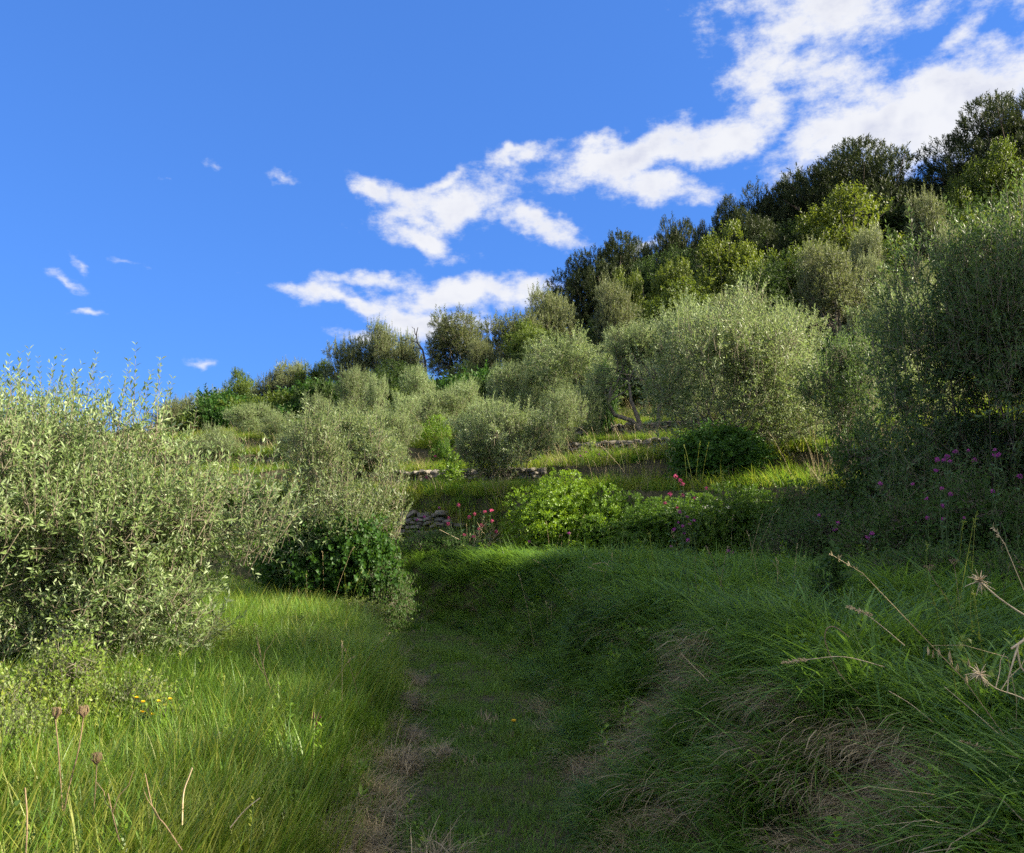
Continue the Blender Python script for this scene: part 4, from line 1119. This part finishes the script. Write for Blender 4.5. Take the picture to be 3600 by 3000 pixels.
def valerian(heads, Y, label, mat, base_px, seed=1, hs=1.0, leaves=14, dry=0):
    """heads: photo positions of the flower heads; stems run down to a common foot"""
    rng = np.random.default_rng(seed)
    bx, _, _ = pix(base_px, 1800, Y); bz = Hs(bx, Y)
    root = empty('valerian_plant', (bx, Y, bz))
    g = Geo(); lv = []
    for (px, py) in heads:
        x, y, z = pix(px, py, Y + rng.normal() * .12)
        e = np.array([x - bx, y - Y, max(z - bz, .15)])
        f = np.array([rng.normal() * .06 + e[0] * .45, rng.normal() * .06 + e[1] * .4, max(0.0, Hs(bx + e[0] * .45, Y + e[1] * .4) - bz)])
        pts = wander(rng, f, e, 6, .03)
        tube(g, pts, .0045, .003, 4)
        o = link_mesh('flower_head', HEADS[mat][rng.integers(3)], root, tuple(e), (rng.normal() * .3, rng.normal() * .3, rng.uniform(0, 6)), (hs * rng.uniform(.75, 1.2),) * 3)
        for q in range(2, 6):
            for sg in (1, -1):
                a = rng.uniform(0, TAU)
                lv.append((pts[q - 1] * .6 + pts[min(q, 5)] * .4 * 1.0, norm(np.array([math.cos(a) * sg, math.sin(a) * sg, .45]))))
    for _ in range(leaves * 3):
        a = rng.uniform(0, TAU); p = np.array([rng.normal() * .14, rng.normal() * .1, abs(rng.normal()) * .22 + .03])
        lv.append((p, norm(np.array([math.cos(a), math.sin(a), .3]))))
    P = np.array([l[0] for l in lv]); D = np.array([l[1] for l in lv])
    N = norm(np.array([0, 0, 1.]) - D * D[:, 2:3])
    Ls = rng.uniform(.05, .09, len(P))
    v, t = leaf_tris(P, D, N, Ls, Ls * .36, rng)
    for _ in range(dry):
        a = rng.normal() * .5
        tube(g, wander(rng, (rng.normal() * .1, 0, 0), (rng.normal() * .25 + .1, rng.normal() * .1, rng.uniform(.35, .6)), 5, .03), .004, .002, 4, 1)
    link_mesh('stems', g.mesh('valerian_stems', ['stem', 'drystalk']), root)
    link_mesh('leaves', make_mesh('valerian_leaves', v, t, 'valerian_leaf', rnd=np.repeat(rng.random(len(P)), 2)), root)
    tag(root, label, 'flower', 'red valerian in bloom')

valerian([(1612, 1776), (1650, 1818), (1578, 1822), (1668, 1808), (1575, 1842), (1632, 1882), (1683, 1860)], 14.1, 'pink valerian at the path bend, left half of the lit cluster', 'pink', 1640, 1, 1.15, dry=3)
valerian([(1727, 1796), (1730, 1832), (1705, 1800), (1692, 1848), (1665, 1888), (1745, 1870)], 13.9, 'pink valerian at the path bend, with long dry stems', 'pink', 1690, 2, 1.15, dry=7)
valerian([(1467, 1828), (1492, 1818), (1390, 1852), (1545, 1786)], 14.4, 'small shaded valerian left of the lit pink cluster', 'purple', 1480, 3, 1.0, 6)
valerian([(1410, 1690), (1425, 1712), (1436, 1722), (1500, 1680), (1450, 1700), (1418, 1720), (1530, 1605)], 17.3, 'pink valerian on the second terrace beside the pale sapling', 'pink', 1450, 4, 1.35, 10)
valerian([(2375, 1675), (2392, 1690), (2400, 1702), (2482, 1718), (2355, 1738), (2400, 1742), (2338, 1770), (2380, 1785), (2440, 1752)], 11.0, 'tall pink valerian with lit heads over the terrace wall', 'pink', 2395, 5, 1.0, 14)
valerian([(2390, 1800), (2415, 1818), (2385, 1838), (2400, 1850), (2425, 1842), (2370, 1862), (2405, 1875), (2418, 1900), (2360, 1922), (2440, 1830)], 10.7, 'purple valerian low in the shade below the tall pink one', 'purple', 2410, 6, .95, 16)
valerian([(2575, 1945), (2560, 1938)], 10.7, 'single purple valerian in front of the pale stones', 'purple', 2570, 7, .9, 6)
valerian([(3340, 1622), (3318, 1618), (3358, 1588), (3405, 1584), (3290, 1655), (3425, 1617), (3295, 1617), (3330, 1606)], 7.6, 'purple valerian under the dark olive, thickest flower cluster', 'purple', 3350, 8, .85, 20)
valerian([(3500, 1602), (3498, 1582), (3585, 1675), (3512, 1598), (3490, 1728)], 7.2, 'purple valerian nearest the right edge', 'purple', 3500, 9, .8, 20)
valerian([(3310, 1718), (3342, 1738), (3258, 1754), (3312, 1778), (3390, 1822), (3260, 1822), (3315, 1826)], 7.2, 'scattered purple valerian heads in the middle of the dark brambles', 'purple', 3310, 10, .8, 18)
valerian([(3095, 1700), (3208, 1702), (3218, 1840), (3065, 1876), (3050, 1890)], 8.2, 'loose purple valerian left of the thickest flower cluster', 'purple', 3130, 11, .85, 14)
valerian([(2945, 1840), (2935, 1862), (2990, 1935), (3000, 1940), (2880, 1812)], 9.0, 'few purple valerian heads hanging right of the pale stones', 'purple', 2950, 12, .9, 10)
valerian([(2040, 1615), (2060, 1590), (2195, 1612), (2230, 1590), (2205, 1628), (2105, 1640)], 17.0, 'tiny purple valerian on the lit middle terrace', 'purple', 2130, 13, 1.0, 8)
valerian([(2130, 1830), (2000, 1875), (2070, 1900), (1860, 1905), (1905, 1965)], 12.6, 'sparse purple valerian in the shade under the bright green shrub', 'purple', 2020, 14, .8, 8)

def small_flower(px, py, Y, label, mat, head='cup', seed=1, group=None, r=.02):
    rng = np.random.default_rng(seed)
    x, y, z = pix(px, py, Y); bz = Hs(x, Y)
    h = max(z - bz, .06)
    root = empty('wild_flower', (x, Y, bz))
    g = Geo(); tube(g, wander(rng, (rng.normal() * .02, 0, -.02), (0, 0, h), 5, .03), .003, .002, 4)
    n0 = 6
    for q in range(n0):
        a = rng.uniform(0, TAU); zz = h * rng.uniform(.05, .6)
        D = norm(np.array([[math.cos(a), math.sin(a), .5]])); N = norm(np.array([[0, 0, 1.]]) - D * D[:, 2:3])
        v, t = leaf_tris(np.array([[0, 0, zz]]), D, N, np.array([.06]), np.array([.012]), rng); g.add(v, t, .5)
    link_mesh('stem', g.mesh('flower_stem', 'stem'), root)
    if head == 'cup':
        n = 14; a = np.arange(n) / 7 * TAU + (np.arange(n) >= 7) * .4
        el = np.where(np.arange(n) < 7, .35, .8)
        D = np.stack([np.cos(a) * np.cos(el), np.sin(a) * np.cos(el), np.sin(el)], -1); N = norm(np.array([0, 0, 1.]) - D * D[:, 2:3])
        v, t = leaf_tris(np.tile([[0, 0, h]], (n, 1)), D, N, r, r * .8, rng)
        link_mesh('petals', make_mesh('petals', v, t, mat, rnd=np.repeat(rng.random(n), 2)), root)
    else:
        n = 40
        P = np.stack([rng.normal(size=n) * r * .6, rng.normal(size=n) * r * .6, h + rng.uniform(-r * 2.6, r, n)], -1)
        D = norm(rng.normal(size=(n, 3)) + np.array([0, 0, .3])); N = norm(np.cross(D, rng.normal(size=(n, 3))))
        v, t = leaf_tris(P, D, N, r, r * .6, rng)
        link_mesh('petals', make_mesh('petals', v, t, mat, rnd=np.repeat(rng.random(n), 2)), root)
    tag(root, label, 'flower', group)
for i, (px, py, lab) in enumerate([(480, 2455, 'yellow buttercup, leftmost of those beside the large left olive'), (503, 2470, 'yellow buttercup second from the left beside the large left olive'),
                                   (558, 2468, 'yellow buttercup in the middle of the clump by the olive'), (598, 2460, 'yellow buttercup, rightmost of the clump by the olive'),
                                   (538, 2514, 'lowest yellow buttercup of the clump by the olive'), (502, 2505, 'small yellow buttercup just left of the lowest one')]):
    small_flower(px, py, 4.6, lab, 'yellow', seed=30 + i, group='buttercups in the meadow', r=.015)
for i, (px, py, lab) in enumerate([(1806, 2538, 'single yellow hawkbit in the middle of the path'), (2048, 2277, 'yellow hawkbit at the foot of the bank, upper of two'), (2032, 2300, 'yellow hawkbit at the foot of the bank, lower of two')]):
    gx_, gy_ = ground_hit(px, py)
    small_flower(px, py, gy_, lab, 'yellow', seed=40 + i, group='hawkbits by the path', r=.024)
small_flower(1110, 2525, 4.9, 'pink spike flower in the tall grass left of the path', 'pink', 'spike', 51, r=.024)
small_flower(767, 2595, 4.3, 'violet tassel flower in the tall meadow grass', 'violet', 'spike', 52, r=.017)

# ------------------------------------------------------------------ dry stalks
def stalk(points, Y, label, r0=.003, r1=.0018, mat='drystalk', head=None, seed=1, twigs=(), name='dry_stalk'):
    """a dead stalk through photo positions (px, py, depth offset), first point is the foot"""
    rng = np.random.default_rng(seed)
    pts = np.array([pix(p[0], p[1], Y + (p[2] if len(p) > 2 else 0)) for p in points])
    gz = Hs(pts[0][0], pts[0][1])
    if pts[0][2] > gz + .05 and False: pts = np.concatenate([[[pts[0][0] + rng.normal() * .03, pts[0][1], gz - .02]], pts])
    o3 = pts[0].copy()
    # smooth
    n = len(pts); tt = np.linspace(0, n - 1, (n - 1) * 5 + 1); i0 = np.clip(tt.astype(int), 0, n - 2); f = (tt - i0)[:, None]
    P = np.concatenate([[2 * pts[0] - pts[1]], pts, [2 * pts[-1] - pts[-2]]])
    a, b, c, d = P[i0], P[i0 + 1], P[i0 + 2], P[i0 + 3]
    q = .5 * (2 * b + (c - a) * f + (2 * a - 5 * b + 4 * c - d) * f ** 2 + (3 * b - a - 3 * c + d) * f ** 3)
    q = q - o3
    root = empty(name, tuple(o3))
    r0 *= .75; r1 *= .75
    g = Geo(); tube(g, q, r0, r1, 5)
    for (fr, dx, dz, ln) in twigs:
        s0 = q[int(fr * (len(q) - 1))]
        tube(g, wander(rng, s0, s0 + np.array([dx, rng.normal() * .02, dz]) * ln, 4, .05), r1, r1 * .5, 4)
    link_mesh('stem', g.mesh('stalk_stem', mat), root)
    e = q[-1]; dirv = norm(q[-1] - q[-3])
    if head == 'burst':
        h = Geo()
        for k in range(26):
            dv = norm(dirv * .5 + rng.normal(size=3)); ln = rng.uniform(.018, .04)
            tube(h, [e, e + dv * ln * .6, e + dv * ln + np.array([0, 0, -.004])], .0016, .0006, 4)
        for k in range(8):
            dv = norm(-dirv + rng.normal(size=3) * .6 + np.array([0, 0, -.8])); ln = rng.uniform(.02, .04)
            tube(h, [e, e + dv * ln], .0014, .0007, 4)
        link_mesh('seed_head', h.mesh('burst_head', mat), root)
    elif head == 'nest':
        h = Geo()
        for k in range(34):
            a_ = rng.uniform(0, TAU); rr = rng.uniform(.3, 1) * .02
            m1 = e + np.array([math.cos(a_) * rr * 1.2, math.sin(a_) * rr * 1.2, .024]); m2 = e + np.array([math.cos(a_ + .3) * rr * .9, math.sin(a_ + .3) * rr * .9, .045])
            tube(h, [e, m1, m2], .0014, .0008, 4)
        link_mesh('seed_head', h.mesh('nest_head', mat), root)
    elif head == 'spike':
        n = 70; tpos = rng.random(n)
        P = e - dirv * (tpos * .09)[:, None]; D = norm(dirv + rng.normal(size=(n, 3)) * .45); N = norm(np.cross(D, rng.normal(size=(n, 3))))
        v, t = leaf_tris(P, D, N, .014, .005, rng)
        link_mesh('seed_head', make_mesh('spike_head', v, t, 'straw', rnd=np.repeat(rng.random(n), 2)), root)
    elif head == 'umbel':
        h = Geo()
        for k in range(12):
            a_ = k / 12 * TAU; dv = np.array([math.cos(a_) * .6, math.sin(a_) * .6, .8]); tube(h, [e, e + dv * .04], .0012, .0007, 4)
            for _ in range(3): tube(h, [e + dv * .04, e + dv * .04 + rng.normal(size=3) * .008], .001, .0006, 3)
        link_mesh('seed_head', h.mesh('umbel_head', mat), root)
    tag(root, label, 'dry stalk', 'dry stalks')

stalk([(3900, 2500), (3720, 2230), (3600, 2162), (3515, 2105), (3445, 2045)], 2.15, 'straw-coloured stalk with a star-burst seed head at the right edge', .0042, .003, head='burst', seed=61)
stalk([(3760, 2420), (3640, 2225), (3598, 2252), (3555, 2282)], 2.1, 'thick pale broken stalk poking in at the right edge', .0055, .004, seed=62, twigs=((.8, -.3, -1, .12), (.9, .2, -1, .14)))
stalk([(3800, 2620), (3620, 2470), (3500, 2420), (3445, 2372)], 2.2, 'thin forked dry stalk below the broken one', .003, .002, head='burst', seed=63, twigs=((.7, .3, .9, .1), (.6, .6, .8, .12)))
stalk([(3750, 2720), (3600, 2672), (3480, 2640), (3385, 2608)], 2.3, 'pale horizontal grass spike at the lower right edge', .0018, .0012, head='spike', seed=64)
stalk([(3180, 2270), (3110, 2210), (3040, 2158), (2985, 2135)], 2.90, 'pale arching straw above the middle of the bank', .0024, .0018, seed=65, head='spike')
stalk([(3110, 2345), (2970, 2310), (2850, 2318), (2755, 2330)], 2.99, 'long horizontal straw with a seed tip across the bank', .0022, .0014, seed=66, head='spike')
stalk([(3050, 2465), (2960, 2380), (2905, 2270), (2905, 2215), (2935, 2205), (2985, 2240)], 3.08, 'bent grey stem looping over like a hook on the bank', .003, .0022, 'brownstalk', seed=67)
stalk([(2490, 2395), (2440, 2345), (2393, 2298)], 3.70, 'short slanted straw above the matted dry tuft', .0022, .0015, seed=68)
stalk([(3280, 2540), (3200, 2475), (3125, 2430)], 2.64, 'slanted straw low on the right bank', .002, .0014, seed=69)
stalk([(3510, 2580), (3420, 2500), (3320, 2415)], 2.38, 'long slanted straw right of the hook-shaped stem', .002, .0013, seed=70)
stalk([(3370, 2180), (3320, 2090), (3290, 2050), (3268, 2010)], 4.6, 'dry umbel on a thin stem left of the star-burst seed head', .003, .002, 'brownstalk', 'umbel', 71)
stalk([(3375, 2200), (3370, 2100), (3355, 1990)], 4.8, 'slender dry umbel stem beside the dark low bramble', .0025, .0018, 'brownstalk', 'umbel', 72)
stalk([(2170, 2030), (2120, 2010), (2070, 1995)], 8.5, 'straw-coloured spray low on the bank crest', .004, .002, seed=73, head='spike')
stalk([(2160, 2020), (2130, 1980), (2085, 1985)], 8.6, 'pale arched straw on the bank crest, above the spray', .0035, .002, seed=74, head='spike')
stalk([(1620, 1900), (1580, 1880), (1545, 1862)], 14.0, 'bent dry stem left of the lit pink cluster', .006, .004, seed=75)
# left side
stalk([(225, 2940), (215, 2780), (205, 2640), (195, 2530)], 3.3, 'brown stalk with a curled nest-like head at the lower left', .004, .003, 'brownstalk', 'nest', 81)
stalk([(205, 2960), (240, 2780), (275, 2640), (293, 2525)], 3.2, 'brown stalk with a curled nest-like head, taller right one of the pair', .004, .003, 'brownstalk', 'nest', 82)
stalk([(325, 2900), (335, 2780), (340, 2690)], 3.2, 'short brown stalk with a small furry head at the lower left', .003, .0025, 'brownstalk', 'nest', 83)
stalk([(1010, 2560), (965, 2460), (930, 2360), (900, 2240)], 5.4, 'leaning grey dead stem in the meadow below the large left olive', .0055, .0025, 'brownstalk', None, 84, ((.6, -.5, .8, .2), (.75, .4, .9, .22), (.85, -.2, 1, .15)))
stalk([(640, 2900), (645, 2790), (665, 2730), (676, 2700)], 3.0, 'pale crooked stick rising from the near grass', .004, .003, 'drystalk', None, 85)
stalk([(810, 2910), (860, 2850), (915, 2805)], 2.9, 'short slanted straw near the bottom, left of the dry mats', .003, .002, 'drystalk', None, 86)
stalk([(90, 3030), (95, 2880), (88, 2770)], 2.7, 'thin brown dead stem at the bottom left corner', .004, .003, 'brownstalk', None, 88)
stalk([(420, 2960), (395, 2860), (380, 2790)], 2.7, 'forked brown twig in the near grass', .003, .002, 'brownstalk', None, 90, ((.5, .4, .9, .14), (.6, -.5, .8, .1)))
stalk([(640, 2990), (580, 2900), (540, 2850), (510, 2720)], 2.8, 'thin crooked brown twig beside the pale crooked stick', .003, .002, 'brownstalk', None, 91, ((.5, -.5, .8, .12),))

# tall flowering grass stems with spikelets
def culm(px, py, Y, label, seed, mat='g_yellow', nod=-1):
    rng = np.random.default_rng(seed)
    x, y, z = pix(px, py, Y); bx = x + rng.normal() * .05; bz = Hs(bx, Y)
    root = empty('flowering_grass_stem', (bx, Y, bz))
    e = np.array([x - bx, rng.normal() * .04, z - bz]); q = wander(rng, (0, 0, -.02), e, 6, .02)
    g = Geo(); tube(g, q, .0022, .0012, 4); link_mesh('stem', g.mesh('culm_stem', 'stem'), root)
    n = 26; f = rng.random(n); P = e + (q[-2] - e) * f[:, None] * .9
    D = norm(np.stack([nod * rng.uniform(.1, .5, n), rng.normal(size=n) * .3, rng.uniform(.2, 1, n)], -1)); N = norm(np.cross(D, rng.normal(size=(n, 3))))
    v, t = leaf_tris(P, D, N, .024, .006, rng)
    link_mesh('seed_head', make_mesh('culm_head', v, t, mat, rnd=np.repeat(rng.random(n), 2)), root)
    tag(root, label, 'grass stem', 'flowering grass stems')
for i, (px, py, Y, lab) in enumerate([(515, 2300, 4.7, 'grass stem in seed under the middle of the large left olive'), (645, 2270, 5.0, 'tall grass stem in seed, highest below the large left olive'),
                                      (790, 2370, 4.6, 'arching grass stem in seed in the middle of the meadow'), (560, 2420, 4.3, 'grass stem in seed beside the buttercups'),
                                      (885, 2455, 4.3, 'grass stem in seed right of the meadow middle'), (30, 2420, 3.6, 'grass stem in seed at the left edge'),
                                      (330, 2480, 3.7, 'grass stem in seed left of the buttercups'), (910, 2790, 3.0, 'low grass stem in seed near the dry mats')]):
    culm(px, py, Y, lab, 900 + i)
# oat spikelets hanging from a thin stem, right side
def oats():
    Y = 2.6; x, y, z = pix(3390, 2290, Y); bx, _, _ = pix(3560, 2600, Y); bz = Hs(bx, Y)
    root = empty('wild_oat', (bx, Y, bz)); rng = np.random.default_rng(5)
    top = np.array([x - bx, 0, z - bz]); side = np.array(pix(3275, 2270, Y)) - np.array([bx, Y, bz])
    q = np.array([(0, 0, 0), (.02, 0, top[2] * .6), (.0, 0, top[2] * .95), tuple(top * [1, 1, 1.05]), tuple(side)])
    g = Geo(); tube(g, q, .0016, .0008, 4); link_mesh('stem', g.mesh('oat_stem', 'straw'), root)
    for px, py in [(3262, 2285), (3282, 2295), (3300, 2290), (3340, 2300), (3345, 2318), (3405, 2330), (3368, 2345), (3398, 2385)]:
        p = np.array(pix(px, py, Y)) - np.array([bx, Y, bz])
        n = 4; D = norm(np.array([0, 0, -1.]) + rng.normal(size=(n, 3)) * .12); N = norm(np.cross(D, rng.normal(size=(n, 3))))
        v, t = leaf_tris(np.tile(p + np.array([0, 0, .012]), (n, 1)), D, N, .03, .006, rng)
        link_mesh('spikelet', make_mesh('spikelet', v, t, 'straw', rnd=np.repeat(rng.random(n), 2)), root)
    tag(root, 'wild oat with hanging straw-coloured spikelets on the right bank', 'wild oat')
oats()
